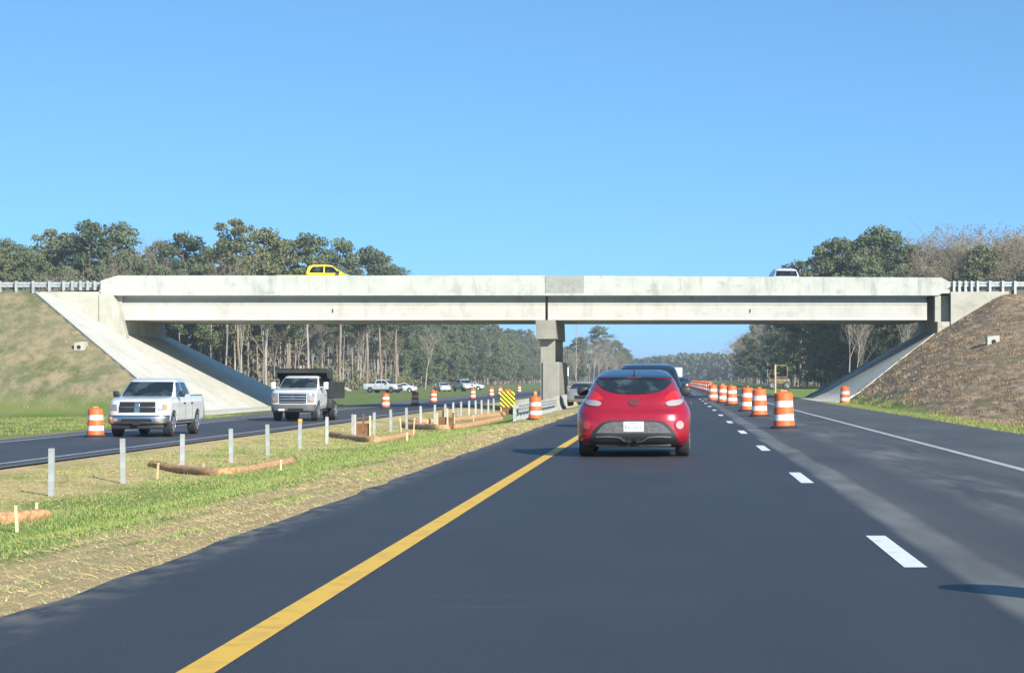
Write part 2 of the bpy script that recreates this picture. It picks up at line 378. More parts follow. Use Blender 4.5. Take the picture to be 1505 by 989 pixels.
g = link('ground', rawmesh('ground', V, Fc, M_ground)); sharp(g.data, 60); tag(g, kind='structure')

# roads
def strip(name, xl, xr, z, m, y0=-60, y1=4000, n=400, kind='structure', jitter=0.0):
    V = []; yy = [y0 + (y1 - y0) * (i / n) ** 2.2 for i in range(n + 1)]
    for y in yy:
        a = xl(y) if callable(xl) else xl; b = xr(y) if callable(xr) else xr
        j = jitter * noise.noise(Vector((0, y * 0.8, 1))) + jitter * 0.5 * noise.noise(Vector((0, y * 3.1, 4)))
        V += [(a + j, y, z), (b, y, z)]
    Fc = [(2 * i, 2 * i + 1, 2 * i + 3, 2 * i + 2) for i in range(n)]
    o = link(name, rawmesh(name, V, Fc, m)); tag(o, kind=kind); return o
strip('road', -3.6, 8.1, 0.0, M_road, n=900, jitter=0.16)
strip('road_oncoming', lambda y: -20.7 - 2.2 * min(1, max(0, (y - 55) / 70)), -14.4, -0.62, M_roadL)
def line(name, x, wd, z, m, y0, y1, label=None):
    o = strip(name, x - wd / 2, x + wd / 2, z, m, y0, y1, 60); return o
line('yellow_edge_line', -2.11, 0.17, 0.004, M_yline, -40, 3000)
line('white_edge_line', 4.97, 0.15, 0.004, M_eline, -40, 3000)
line('oncoming_edge_line', -15.15, 0.14, -0.616, M_eline, -40, 3000)
line('oncoming_shoulder_line', -20.2, 0.14, -0.616, M_eline, -40, 3000)
b = MB(); k = 0
y = 16.65 - 12.2 * 3
while y < 1200:
    if y > -20: 
        vv = [b.b.verts.new(p) for p in ((1.585, y - 1.52, .004), (1.745, y - 1.52, .004), (1.745, y + 1.52, .004), (1.585, y + 1.52, .004))]; b.b.faces.new(vv)
    y += 12.2
o = b.build('white_lane_dashes', M_wline, smooth=None); tag(o, kind='structure')

# ------------------------------------------------------------------ overpass
YB0, YB1 = 140.0, 152.4
def bx(px, Y=YB0): return (px - 990) * Y / F
def bz(py, Y=YB0): return EYE + (556 - py) * Y / F
ov = empty('overpass', (-9, 146, 0), 0, 'white concrete highway overpass spanning both roads on one central pier', 'overpass')
class Par:   # build in world coords then move into the empty's frame
    def __init__(s, o): s.o = o
    def __call__(s, mb, name, m, smooth=None, parent=None):
        me = mb.mesh(name) if isinstance(mb, MB) else mb
        me.transform(Matrix.Translation(-s.o.location))
        return link(name, me, m, parent or s.o, smooth)
P = Par(ov)
XL, XR = bx(148), bx(1396)
def parapet(y0, y1, name):
    def seg(a, b, pts, m):
        P(MB().prism(pts, 'y', y0, y1), name, m)
    zb = 6.62
    seg(0, 0, [(XL, zb), (XL, 7.50), (bx(172), 7.83), (bx(801), 7.83), (bx(801), zb)], M_conc)
    seg(0, 0, [(bx(801.6), zb), (bx(801.6), 7.81), (bx(858), 7.81), (bx(858), zb)], M_concP)
    seg(0, 0, [(bx(858) + .004, zb), (bx(858) + .004, 7.82), (bx(1384), 7.70), (XR, 7.42), (XR, 7.1), (bx(1382), zb)], M_conc)
parapet(YB0 - 0.02, YB0 + 0.38, 'parapet'); 
b = MB(); b.prism([(XL, 6.64), (XL, 7.50), (bx(172), 7.80), (bx(1384), 7.68), (XR, 7.4), (XR, 6.64)], 'y', YB1 - .38, YB1); P(b, 'parapet', M_conc)
# joints and drip line on the outside face
for px in list(range(232, 790, 62)) + list(range(930, 1360, 70)): P(MB().box(bx(px) - .007, bx(px) + .007, YB0 - .024, YB0 - .01, 6.70, 7.70), 'contraction_joint', M_joint)
P(MB().box(XL + .2, bx(1380), YB0 - .06, YB0 + .36, 6.56, 6.70), 'drip_edge', M_conc)
P(MB().box(XL, XR, YB0 + .02, YB1 - .02, 6.70, 6.95), 'deck', M_conc)
# prestressed girders: bulb tee section, five lines, two spans
def girder(x0, x1, yc):
    s_ = [(-.30, 5.02), (.30, 5.02), (.30, 5.22), (.12, 5.42), (.10, 6.12), (.42, 6.28), (.42, 6.56), (-.42, 6.56), (-.42, 6.28), (-.10, 6.12), (-.12, 5.42), (-.30, 5.22)]
    return MB().prism([(yc + u, v) for u, v in s_], 'x', x0, x1)
def fascia(x0, x1, yc):
    s_ = [(-.40, 5.02), (.30, 5.02), (.30, 6.56), (-.06, 6.56), (-.06, 6.42), (-.40, 6.02), (-.36, 5.98), (-.36, 5.20)]
    return MB().prism([(yc + u, v) for u, v in s_], 'x', x0, x1)
for i in range(5):
    yc = YB0 + 0.95 + i * 2.62
    mk = fascia if i == 0 else girder
    P(mk(bx(176), bx(800.5), yc), 'girder', M_girder); P(mk(bx(804.5), bx(1364), yc), 'girder', M_girder)
for xx in (bx(487), bx(1103)): P(MB().box(xx - .03, xx + .03, YB0 + 0.548, YB0 + 0.58, 5.5, 5.72), 'drain_hole', M_dark)
# pier
px0, px1 = bx(787), bx(816)
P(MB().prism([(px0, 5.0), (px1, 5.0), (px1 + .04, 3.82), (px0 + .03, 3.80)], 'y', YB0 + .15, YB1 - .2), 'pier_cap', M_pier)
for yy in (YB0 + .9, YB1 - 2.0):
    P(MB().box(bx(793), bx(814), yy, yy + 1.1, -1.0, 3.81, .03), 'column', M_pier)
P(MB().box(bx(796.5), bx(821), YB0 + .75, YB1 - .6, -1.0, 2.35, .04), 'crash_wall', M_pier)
# abutments and wing walls
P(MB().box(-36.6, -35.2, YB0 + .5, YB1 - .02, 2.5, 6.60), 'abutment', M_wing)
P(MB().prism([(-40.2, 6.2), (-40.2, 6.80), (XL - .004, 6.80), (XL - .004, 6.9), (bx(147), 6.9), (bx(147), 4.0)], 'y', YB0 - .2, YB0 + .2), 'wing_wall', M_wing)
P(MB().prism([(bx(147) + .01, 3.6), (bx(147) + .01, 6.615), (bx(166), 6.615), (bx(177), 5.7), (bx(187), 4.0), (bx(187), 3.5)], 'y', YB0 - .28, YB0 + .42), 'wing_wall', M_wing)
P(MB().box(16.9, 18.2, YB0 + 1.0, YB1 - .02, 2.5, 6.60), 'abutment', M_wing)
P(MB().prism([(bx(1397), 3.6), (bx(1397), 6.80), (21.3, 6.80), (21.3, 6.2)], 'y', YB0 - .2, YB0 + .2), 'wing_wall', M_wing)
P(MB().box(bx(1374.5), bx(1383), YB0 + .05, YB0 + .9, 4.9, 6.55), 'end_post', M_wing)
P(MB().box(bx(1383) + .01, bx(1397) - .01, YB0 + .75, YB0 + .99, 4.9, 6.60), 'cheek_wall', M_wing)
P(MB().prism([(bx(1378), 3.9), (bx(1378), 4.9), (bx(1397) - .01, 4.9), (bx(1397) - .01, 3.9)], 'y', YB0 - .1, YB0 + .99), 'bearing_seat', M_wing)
for (a, b_, nm) in ((-400, XL, 0), (XR, 400, 0)):
    o = MB().box(a, b_, YB0 + .4, YB1 - .4, 6.4, 6.93).build('approach_road', M_roadL, smooth=None); tag(o, kind='structure')

# slope protection
polyL = [(-39.4, 135.8), (-39.5, 139.75), (-35.2, 139.75), (-35.2, 154.2), (-27.4, 163), (-25.6, 163), (-25.4, 118.6), (-27.2, 120.4), (-30.6, 125.4), (-34.9, 130.4)]
sL = drape('slope_paving', polyL, lambda x, y: max(planeL(x), -0.64), M_slope, 'z', 0.05, (1.0, 40), 0.25, only={0: [-27.4] + [-27.4 - .8 * i for i in range(1, 15)]})
tag(sL, 'bright sunlit concrete slope paving under the left end of the overpass', 'slope paving')
polyR = [(17.1, 141.2), (17.1, 153.5), (9.6, 153.5), (8.4, 153.5), (8.4, 128), (8.9, 124), (10.6, 125.2), (13.5, 133.0)]
sR = drape('slope_paving', polyR, lambda x, y: max(planeR(x), -0.10), M_slopeR, 'z', 0.07, (1.0, 40), 0.25)
tag(sR, 'grey shaded concrete slope paving under the right end of the overpass', 'slope paving')

# guardrails on the bridge approaches
def wbeam(b, p, q, h0, h1, out=0.0):
    # folded steel rail between two points
    p = Vector(p); q = Vector(q); d = (q - p).normalized(); nrm = Vector((-d.y, d.x, 0))
    prof = [(0, h0), (0.05, h0 + (h1 - h0) * .12), (0.05, h0 + (h1 - h0) * .38), (0.0, h0 + (h1 - h0) * .5), (0.05, h0 + (h1 - h0) * .62), (0.05, h0 + (h1 - h0) * .88), (0, h1)]
    A = [b.b.verts.new(p + nrm * (u + out) + Vector((0, 0, v))) for u, v in prof]; B = [b.b.verts.new(q + nrm * (u + out) + Vector((0, 0, v))) for u, v in prof]
    for i in range(len(prof) - 1): b.b.faces.new((A[i], A[i + 1], B[i + 1], B[i]))
    A2 = [b.b.verts.new(v.co - nrm * .008) for v in A]; B2 = [b.b.verts.new(v.co - nrm * .008) for v in B]
    for i in range(len(prof) - 1): b.b.faces.new((A2[i], B2[i], B2[i + 1], A2[i + 1]))
def approach_rail(name_label, pxs, x_end, far=-1):
    t = empty('guardrail', (bx(pxs[0]), YB0 + .2, CREST), 0, name_label, 'guardrail')
    b = MB(); xa = bx(pxs[0]) - t.location.x
    wbeam(b, (x_end - t.location.x, .22, 0), (min if far > 0 else max)([bx(147), bx(1396)], key=lambda v: abs(v - bx(pxs[0]))) and (((bx(147) if far < 0 else bx(1396)) - t.location.x), .22, 0), .50, .84)
    b.build('rail', M_galvb, t, None)
    X = [bx(p) for p in pxs]; step = .95 * far * 1.08; x = X[-1]
    while abs(x - x_end) > 1.2: x += step; X.append(x)
    for x in X:
        pb = MB().box(x - t.location.x - .075, x - t.location.x + .075, 0, .15, -.5, .88)
        pb.build('post', M_galvb, t, None)
approach_rail('guardrail on close white posts at the left end of the overpass', [138, 127.5, 117, 105, 92, 71, 47, 22], -75, -1)
approach_rail('guardrail on close white posts at the right end of the overpass', [1403, 1411, 1420, 1429, 1438, 1456, 1475, 1493], 60, 1)
# concrete drain ends on both banks
def drain(px, py, lab, flip):
    p = gpt(px, py, 60)
    t = empty('drain_outlet', p, 0, lab, 'drain')
    MB().prism([(-.30, -.35), (-.30, .32), (.30, .38), (.34, -.05), (.22, -.35)], 'y', -.25, .5).build('headwall', M_wing, t, None)
    MB().tube((-.02 * flip, -.26, .05), (-.02 * flip, .1, .05), .12, n=14).build('pipe_mouth', M_dark, t, 30)
drain(118, 512, 'small pale concrete drain end on the left grass bank', 1); drain(1459, 504, 'small pale concrete drain end on the brown right bank', -1)

# ------------------------------------------------------------------ barrels
def make_barrel():
    t = empty('traffic_barrel', (0, 0, 0))
    def r(z): return 0.285 - 0.055 * z
    prof = [(r(.05), .05), (r(.2), .2), (r(.2) - .012, .205), (r(.38) - .012, .375), (r(.38), .38), (r(.55), .55), (r(.55) - .012, .555), (r(.73) - .012, .725), (r(.73), .73), (r(.9), .9), (.20, .93), (.17, .935)]
    MB().lathe(prof, 22).build('drum', M_orange, t, 40)
    for a, b_ in ((.21, .37), (.56, .72)): MB().lathe([(r(a) - .006, a), (r(b_) - .006, b_)], 22).build('reflective_band', M_band, t, 40)
    MB().lathe([(.36, 0), (.36, .03), (.31, .07), (.29, .075)], 18).build('rubber_base', M_rubber, t, 40)
    MB().box(-.10, .10, -.03, .03, .93, 1.0, .015).build('handle', M_orange, t, 30)
    return t
barrel0 = make_barrel(); used = [False]
def barrel(x, y, label, group, rz=0.0, tilt=0.0):
    o = barrel0 if not used[0] else copy_tree(barrel0); used[0] = True
    z = {True: 0.0, False: gz(x, y)}[-3.6 < x < 8.1]
    if -22.9 < x < -14.4: z = -0.62
    o.location = (x, y, z + .002); o.rotation_euler = (rnd.uniform(-.025, .025), rnd.uniform(-.025, .025), rz)
    tag(o, label, 'traffic barrel', group); return o
GR = 'orange barrels along the closed right lane'
barrel(2.86, 57, 'largest orange and white barrel, nearest in the row on the right lane', GR, .3)
barrel(2.92, 75, 'second orange and white barrel from the front of the right row', GR, 1)
barrel(2.90, 87, 'third orange and white barrel of the right row, half behind the second', GR, 2)
barrel(2.82, 106.5, 'fourth barrel of the right row, front one of the cluster of three', GR, 1.4)
barrel(2.60, 116, 'fifth barrel of the right row, middle one of the cluster of three', GR, .4)
barrel(2.25, 126, 'sixth barrel of the right row, last of the cluster of three beside the red car', GR, 2.2)
for i in range(19):
    y = 205 + 10.5 * i
    barrel(3.35 - 1.0 * (y - 205) / 200, y, 'distant barrel in the tight orange line past the overpass', 'distant barrels past the overpass on the right', i)
barrel(9.25, 119, 'lone orange barrel at the foot of the brown right bank', None, 1.0)
barrel(2.95, 12.3, 'orange barrel standing just outside the picture on the right lane', GR, .7)
GL = 'orange barrels beyond the oncoming lane'
barrel(-18.9, 72, 'orange barrel in front of the left bank beside the white pickup', GL, .5)
for (px, Y, lab) in ((566.5, 143, 'orange and white barrel on the oncoming road left of the black shaded one'), (610, 158, 'dark barrel standing in the shade of the overpass on the oncoming road'),
                     (637, 173, 'orange and white barrel just right of the shaded one'), (695, 205, 'orange barrel above the median posts left of the striped marker'),
                     (722, 232, 'small barrel with pale bands left of the striped marker, first of two'), (735, 250, 'small barrel with pale bands right above the striped marker'), (763, 300, 'tiny far barrel left of the pier')):
    barrel((px - 990) * Y / F, Y, lab, GL, Y)
for px, Y in ((848, 330), (866, 360)): barrel((px - 990) * Y / F, Y, 'tiny far barrel left of the %s' % ('red car roof, nearer the pier' if px == 848 else 'red car roof, nearer the car'), GL, Y)
bb = barrel((786.5 - 990) * 90 / F, 90, 'large orange barrel with a lamp on top in the median before the pier', None, .8)
o = MB().box(-.08, .08, -.04, .04, 1.0, 1.16, .03).build('warning_lamp', M_amber, bb, 30)

# ------------------------------------------------------------------ median hardware
POSTX = -11.16
def make_post():
    b = MB(); h = .9   # c-section post
    b.box(-.05, .05, -.004, .004, -.3, h).box(-.05, -.042, .004, .05, -.3, h).box(.042, .05, .004, .05, -.3, h)
    return b.mesh('post')
pm = make_post(); pm.materials.append(M_galvb)
y = 39.5; i = 0; Ys = []
while y < 104: Ys.append(y); y += 5.28
Ys += [108, 112, 116, 120, 124, 128, 132, 137]
names = ['nearest steel post in the median, tallest in view', 'second steel post from the left in the median', 'third steel post from the left, behind the long straw roll', 'fourth steel post from the left in the median', 'fifth steel post from the left in the median', 'steel post with an orange cap, sixth from the left', 'seventh steel post from the left, at the end of a straw roll', 'eighth steel post from the left, behind a straw roll']
for i, y in enumerate(Ys):
    o = bpy.data.objects.new('steel_post', pm); COL.objects.link(o)
    o.location = (POSTX + rnd.uniform(-.05, .05), y, gz(POSTX, y) - rnd.uniform(0, .05)); o.rotation_euler = (rnd.uniform(-.02, .02), rnd.uniform(-.02, .02), rnd.uniform(-.1, .1))
    tag(o, names[i] if i < len(names) else 'steel post far along the median row', 'post', 'bare steel posts in the median' if i < len(names) else 'far steel posts in the median')
    if i == 5: MB().box(-.06, .06, -.02, .07, .80, .92, .02).build('cap', mat('orange_cap', (0.85, 0.35, 0.08), 0.5), o, 30)
# straw rolls held by stakes
def roll(pts, label, r=.12, stakes=()):
    P3 = [gpt(*p) for p in pts]
    # smooth the path
    path = []
    for i in range(len(P3) - 1):
        n = max(2, int((P3[i + 1] - P3[i]).length / .18))
        for k in range(n):
            t = k / n
            p0 = P3[max(0, i - 1)]; p1 = P3[i]; p2 = P3[i + 1]; p3 = P3[min(len(P3) - 1, i + 2)]
            q = 0.5 * ((2 * p1) + (p2 - p0) * t + (2 * p0 - 5 * p1 + 4 * p2 - p3) * t * t + (3 * p1 - p0 - 3 * p2 + p3) * t ** 3)
            path.append(Vector((q.x, q.y, gz(q.x, q.y) + r * .5)))
    path.append(P3[-1] + Vector((0, 0, r * .5)))
    o = P3[0].copy(); n = 12; V = []; Fc = []
    for j, c in enumerate(path):
        d = (path[min(j + 1, len(path) - 1)] - path[max(j - 1, 0)]).normalized(); s = d.cross(Vector((0, 0, 1))).normalized(); u = s.cross(d)
        rr = r * (0.7 if j in (0, len(path) - 1) else 1)
        for k in range(n):
            a = 2 * math.pi * k / n; q = rr * (1 + .30 * noise.noise(Vector((c.x * 3 + k, c.y * 3, 0))) + .12 * noise.noise(Vector((c.x * 11, c.y * 11 + k * 2, 3)))) 
            V.append(tuple(c + s * math.cos(a) * q + u * math.sin(a) * q * .85 - o))
    for j in range(len(path) - 1):
        for k in range(n): Fc.append((j * n + k, j * n + (k + 1) % n, (j + 1) * n + (k + 1) % n, (j + 1) * n + k))
    me = bpy.data.meshes.new('straw_roll'); me.from_pydata(V, [], Fc + [tuple(range(n))[::-1], tuple(range(len(V) - n, len(V)))]); me.materials.append(M_wattle)
    ob = link('straw_roll', me, None, None, 60); ob.location = o; tag(ob, label, 'straw roll', 'straw rolls lying in the median')
roll([(-90, 772), (-20, 769), (30, 766), (68, 762)], 'straw roll at the left edge of the picture, held by a pale stake')
roll([(222, 686), (260, 693), (325, 698), (375, 692), (428, 681)], 'long bent straw roll below the third steel post', .12)
roll([(488, 641), (520, 647), (552, 650), (585, 645), (606, 638)], 'bent straw roll right of the seventh steel post', .14)
roll([(594, 627), (625, 631), (655, 632), (690, 628), (735, 618)], 'straw roll running to the brown fabric posts in the median', .17)
roll([(600, 620), (640, 622), (690, 617), (740, 611)], 'farthest straw roll, lying before the striped marker', .17)
def stake(px, py, h, label, wd=.022):
    p = gpt(px, py)
    o = MB().box(-wd, wd, -.012, .012, -.15, h).build('wooden_stake', M_wood, None, None); o.location = p + Vector((0, -.12, 0)); o.rotation_euler = (rnd.uniform(-.08, .08), rnd.uniform(-.12, .12), rnd.uniform(-.5, .5))
    tag(o, label, 'stake', 'wooden stakes in the median')
for a in ((29, 780, .36, 'pale stake driven in front of the straw roll at the left edge'), (57, 759, .22, 'small pale stake behind the straw roll at the left edge'),
          (233, 703, .34, 'pale stake at the left end of the long bent straw roll'), (301, 694, .2, 'short stake behind the middle of the long bent straw roll'), (414, 692, .26, 'pale stake at the right end of the long bent straw roll'),
          (599, 648, .30, 'pale stake at the right end of the straw roll right of the seventh post', .035), (591, 640, .68, 'tall thin stake left of the straw rolls in mid median'), (608, 640, .66, 'tall thin stake right of its twin in mid median'),
          (697, 626, .5, 'pale stake leaning in front of the far straw roll'), (628, 626, .3, 'short stake beside the brown fabric posts'), (668, 622, .4, 'short pale stake right of the brown fabric posts'), (674, 612, .45, 'short stake behind the far straw roll')):
    stake(*a)
def silt(px, py, wd, h, label, n=4):
    p = gpt(px, py); t = empty('inlet_guard', p, 0, label, 'inlet guard', 'brown inlet guards in the median')
    for i in range(n):
        x = -wd / 2 + wd * i / (n - 1); 
        MB().box(x - .035, x + .035, -.03 + .2 * (i % 2), .03 + .2 * (i % 2), -.1, h * rnd.uniform(.8, 1.1)).build('stake', M_silt if i % 2 else M_wood, t, None)
    MB().box(-wd / 2, wd / 2, .05, .07, -.05, h * .62).build('mesh_panel', M_silt, t, None)
silt(654, 632, .62, .85, 'brown mesh guard with leaning stakes in the middle of the straw rolls', 4)
silt(533, 641, .55, .75, 'thin brown mesh guard between two steel posts', 3)
silt(745, 608, .7, .6, 'brown mesh guard under the striped marker', 3)
# striped marker
p = gpt(746, 612); t = empty('object_marker', p, 0, 'yellow and black striped marker at the end of the median guardrail', 'marker')
k = p.y / F; W = 21.5 * k / 2; zt = EYE + (556 - 574.5) * k - p.z + .0; zb_ = EYE + (556 - 598) * k - p.z
ztm = EYE + (556 - 575) * k - p.z
MB().box(-W, W, 0, .02, zb_, ztm).build('panel', M_ysign, t, None)
b = MB(); H = ztm - zb_; 
def stripe(c):
    # diagonal bars falling to the right, clipped to the panel
    poly = [(-W, c + W), (W, c - W), (W, c - W + .12), (-W, c + W + .12)]
    def clip(pl, f):
        out = []
        for i in range(len(pl)):
            a, c_ = pl[i], pl[(i + 1) % len(pl)]; fa, fb = f(a), f(c_)
            if fa >= 0: out.append(a)
            if fa * fb < 0: s = fa / (fa - fb); out.append((a[0] + (c_[0] - a[0]) * s, a[1] + (c_[1] - a[1]) * s))
        return out
    poly = clip(clip(poly, lambda q: q[1] - zb_), lambda q: ztm - q[1])
    if len(poly) > 2: b.prism(poly, 'y', -.006, -.002)
c = zb_ - .6
while c < ztm + .6: stripe(c); c += .25
b.build('stripe', M_black, t, None)
MB().box(-.05, .05, .02, .08, -.2, zb_ + .2).build('post', M_silt, t, None)
MB().box(-.16, .16, .0, .1, ztm, ztm + .10, .02).build('cap', M_orange, t, 30)
# median guardrail up to the barrier
t = empty('guardrail', (-7.1, 97, gz(-7.1, 97)), 0, 'steel guardrail in the median leading to the concrete barrier at the pier', 'guardrail')
L = Vector((-6.9, 124.5, 0)) - Vector((-7.1, 97, 0)); b = MB(); wbeam(b, (0, 0, 0), tuple(L), .40, .72, -.08); wbeam(b, (.3, 0, 0), tuple(L + Vector((.3, 0, 0))), .40, .72, 0); b.build('rail', M_galv, t, None)
for i in range(15):
    q = L * (i / 14); MB().box(q.x + .03, q.x + .17, q.y, q.y + .1, -.2, .76).build('post', M_galvb, t, None)
# concrete barriers at the pier
def barrier(x, y0, y1, label):
    pr = [(-.30, 0), (.30, 0), (.30, .08), (.17, .33), (.09, .86), (-.09, .86), (-.17, .33), (-.30, .08)]
    z0 = gz(x, y0) ; b = MB()
    A = [b.b.verts.new((u, 0, v * (.45 if v > .4 else 1))) for u, v in pr]; B = [b.b.verts.new((u, 1.6, v)) for u, v in pr]; C = [b.b.verts.new((u, y1 - y0, v)) for u, v in pr]
    for q, r_ in ((A, B), (B, C)):
        for i in range(8): b.b.faces.new((q[i], q[(i + 1) % 8], r_[(i + 1) % 8], r_[i]))
    b.b.faces.new(A); b.b.faces.new(C[::-1])
    o = b.build('concrete_barrier', M_wing, None, 30); o.location = (x, y0, z0 - .02); tag(o, label, 'barrier')
barrier(-6.75, 124.6, 160, 'pale concrete barrier right of the pier, its sloped end facing the camera')
barrier(-9.0, 128, 160, 'concrete barrier left of the pier behind the guardrail')

# ------------------------------------------------------------------ vehicles
class Loft:
    """closed body from plan outlines at rising heights; near end towards -y. rows: (z, y0, y1, w, a0, a1) a = depth of the rounded ends"""
    def __init__(s, rows, n=4.0, n1=None, sub=4):
        P_ = [np.array(r, float) for r in rows]; out = []
        for i in range(len(P_) - 1):
            p0 = P_[max(i - 1, 0)]; p1 = P_[i]; p2 = P_[i + 1]; p3 = P_[min(i + 2, len(P_) - 1)]
            for k in range(sub):
                t = k / sub
                lin = p1 + (p2 - p1) * t
                cr = 0.5 * ((2 * p1) + (p2 - p0) * t + (2 * p0 - 5 * p1 + 4 * p2 - p3) * t * t + (3 * p1 - p0 - 3 * p2 + p3) * t ** 3)
                q = lin * .45 + cr * .55; q[0] = lin[0]; out.append(q)
        out.append(P_[-1]); s.R = np.array(out); s.n = n; s.n1 = n1 or n
    def row(s, z): return [float(np.interp(z, s.R[:, 0], s.R[:, k])) for k in range(1, 6)]
    @staticmethod
    def bow(t, n): return 1 - math.sqrt(max(0.0, 1 - min(1.0, abs(t)) ** n))
    def near(s, x, z): y0, y1, w, a0, a1 = s.row(z); return y0 + a0 * s.bow(x / w, s.n)
    def far(s, x, z): y0, y1, w, a0, a1 = s.row(z); return y1 - a1 * s.bow(x / w, s.n1)
    def side(s, y, z):
        y0, y1, w, a0, a1 = s.row(z); f = 1.0
        if y < y0 + a0: f = max(0, 1 - (1 - max(0, y - y0) / a0) ** 2) ** (1 / s.n)
        if y > y1 - a1: f = max(0, 1 - (1 - max(0, y1 - y) / a1) ** 2) ** (1 / s.n1)
        return w * f
    def mesh(s):
        V = []; T = [1 - (1 - i / 9) ** 2.0 for i in range(10)]; NS = 14
        for r in s.R:
            z, y0, y1, w, a0, a1 = r; L = []
            for t in T: L.append((w * t, y0 + a0 * s.bow(t, s.n)))
            for i in range(1, NS): L.append((w, y0 + a0 + (y1 - a1 - y0 - a0) * i / NS))
            for t in T[::-1]: L.append((w * t, y1 - a1 * s.bow(t, s.n1)))
            L += [(-x, y) for x, y in L[-2:0:-1]]
            V.append([(x, y, z) for x, y in L])
        b = bmesh.new(); prev = None
        for L in V:
            cur = [b.verts.new(v) for v in L]; N = len(cur)
            if prev:
                for i in range(N): b.faces.new((prev[i], prev[(i + 1) % N], cur[(i + 1) % N], cur[i]))
            else: b.faces.new(cur[::-1])
            prev = cur
        b.faces.new(prev); bmesh.ops.recalc_face_normals(b, faces=b.faces)
        me = bpy.data.meshes.new('body'); b.to_mesh(me); b.free(); return me
def carve(me, cutter):
    """subtract a mesh from another, result baked"""
    a = bpy.data.objects.new('tmp_a', me); c = bpy.data.objects.new('tmp_b', cutter); COL.objects.link(a); COL.objects.link(c)
    m = a.modifiers.new('b', 'BOOLEAN'); m.operation = 'DIFFERENCE'; m.object = c; m.solver = 'EXACT'
    dg = bpy.context.evaluated_depsgraph_get(); dg.update()
    r = bpy.data.meshes.new_from_object(a.evaluated_get(dg)); bpy.data.objects.remove(a); bpy.data.objects.remove(c); return r
def arches(w, ys_, r, zc, depth=.34):
    mb = MB()
    for y in ys_:
        for s in (-1, 1): mb.tube((s * (w - depth), y, zc), (s * (w + .3), y, zc), r, n=32)
    return mb.mesh()
def wheel(t, x, y, r, wd, sgn, rim=M_silver, rr=.64, dual=False):
    mb = MB(); mb.lathe([(r * .62, 0), (r * .93, 0), (r, .03), (r, wd - .03), (r * .93, wd), (r * .62, wd)], 28)
    M = Matrix.Translation((x, y, r)) @ Matrix.Rotation(R(90) * sgn, 4, 'Y') @ Matrix.Translation((0, 0, -wd))
    bmesh.ops.transform(mb.b, matrix=M, verts=mb.b.verts[:]); ty = mb.build('tyre', M_rubber, None, 40)
    wh = empty('wheel', (0, 0, 0)); wh.parent = t; ty.parent = wh
    mb = MB(); z = wd - .012
    mb.lathe([(r * rr, z - .1), (r * rr, z + .02), (r * (rr - .05), z + .025), (r * (rr - .07), z - .02), (.09, z - .045)], 28)
    for k in range(7):
        a = 2 * math.pi * k / 7; mb.tube((.06 * math.cos(a), .06 * math.sin(a), z), (r * (rr - .04) * math.cos(a), r * (rr - .04) * math.sin(a), z + .008), .032, .026, 6)
    mb.lathe([(.075, z - .03), (.075, z + .02), (.06, z + .03)], 14)
    bmesh.ops.transform(mb.b, matrix=M, verts=mb.b.verts[:]); mb.build('rim', rim, wh, 40)
    return wh
def ell(cx, cz, rx, rz_, n=28): return [(cx + rx * math.cos(2 * math.pi * i / n), cz + rz_ * math.sin(2 * math.pi * i / n)) for i in range(n)]
def curve2(pts, n=6):
    out = []
    for i in range(len(pts) - 1):
        p0 = pts[max(0, i - 1)]; p1 = pts[i]; p2 = pts[i + 1]; p3 = pts[min(len(pts) - 1, i + 2)]
        for k in range(n):
            t = k / n
            out.append(tuple(0.5 * ((2 * p1[j]) + (p2[j] - p0[j]) * t + (2 * p0[j] - 5 * p1[j] + 4 * p2[j] - p3[j]) * t * t + (3 * p1[j] - p0[j] - 3 * p2[j] + p3[j]) * t ** 3) for j in (0, 1)))
    out.append(pts[-1]); return out
def mirror_poly(p): return [(-x, z) for x, z in p[::-1]]
def nearpatch(nm, L, poly, m, t, off=.006, sk=.03, st=.05): return drape(nm, poly, L.near, m, 'y', -off, st, sk, t)
def sidepatch(nm, L, poly, m, t, off=.006, sk=.03, st=.08):
    o = []
    for s in (1, -1):
        o.append(drape(nm, poly, lambda y, z, s=s: s * L.side(y, z), m, 'x', s * off, st, sk, t))
    return o

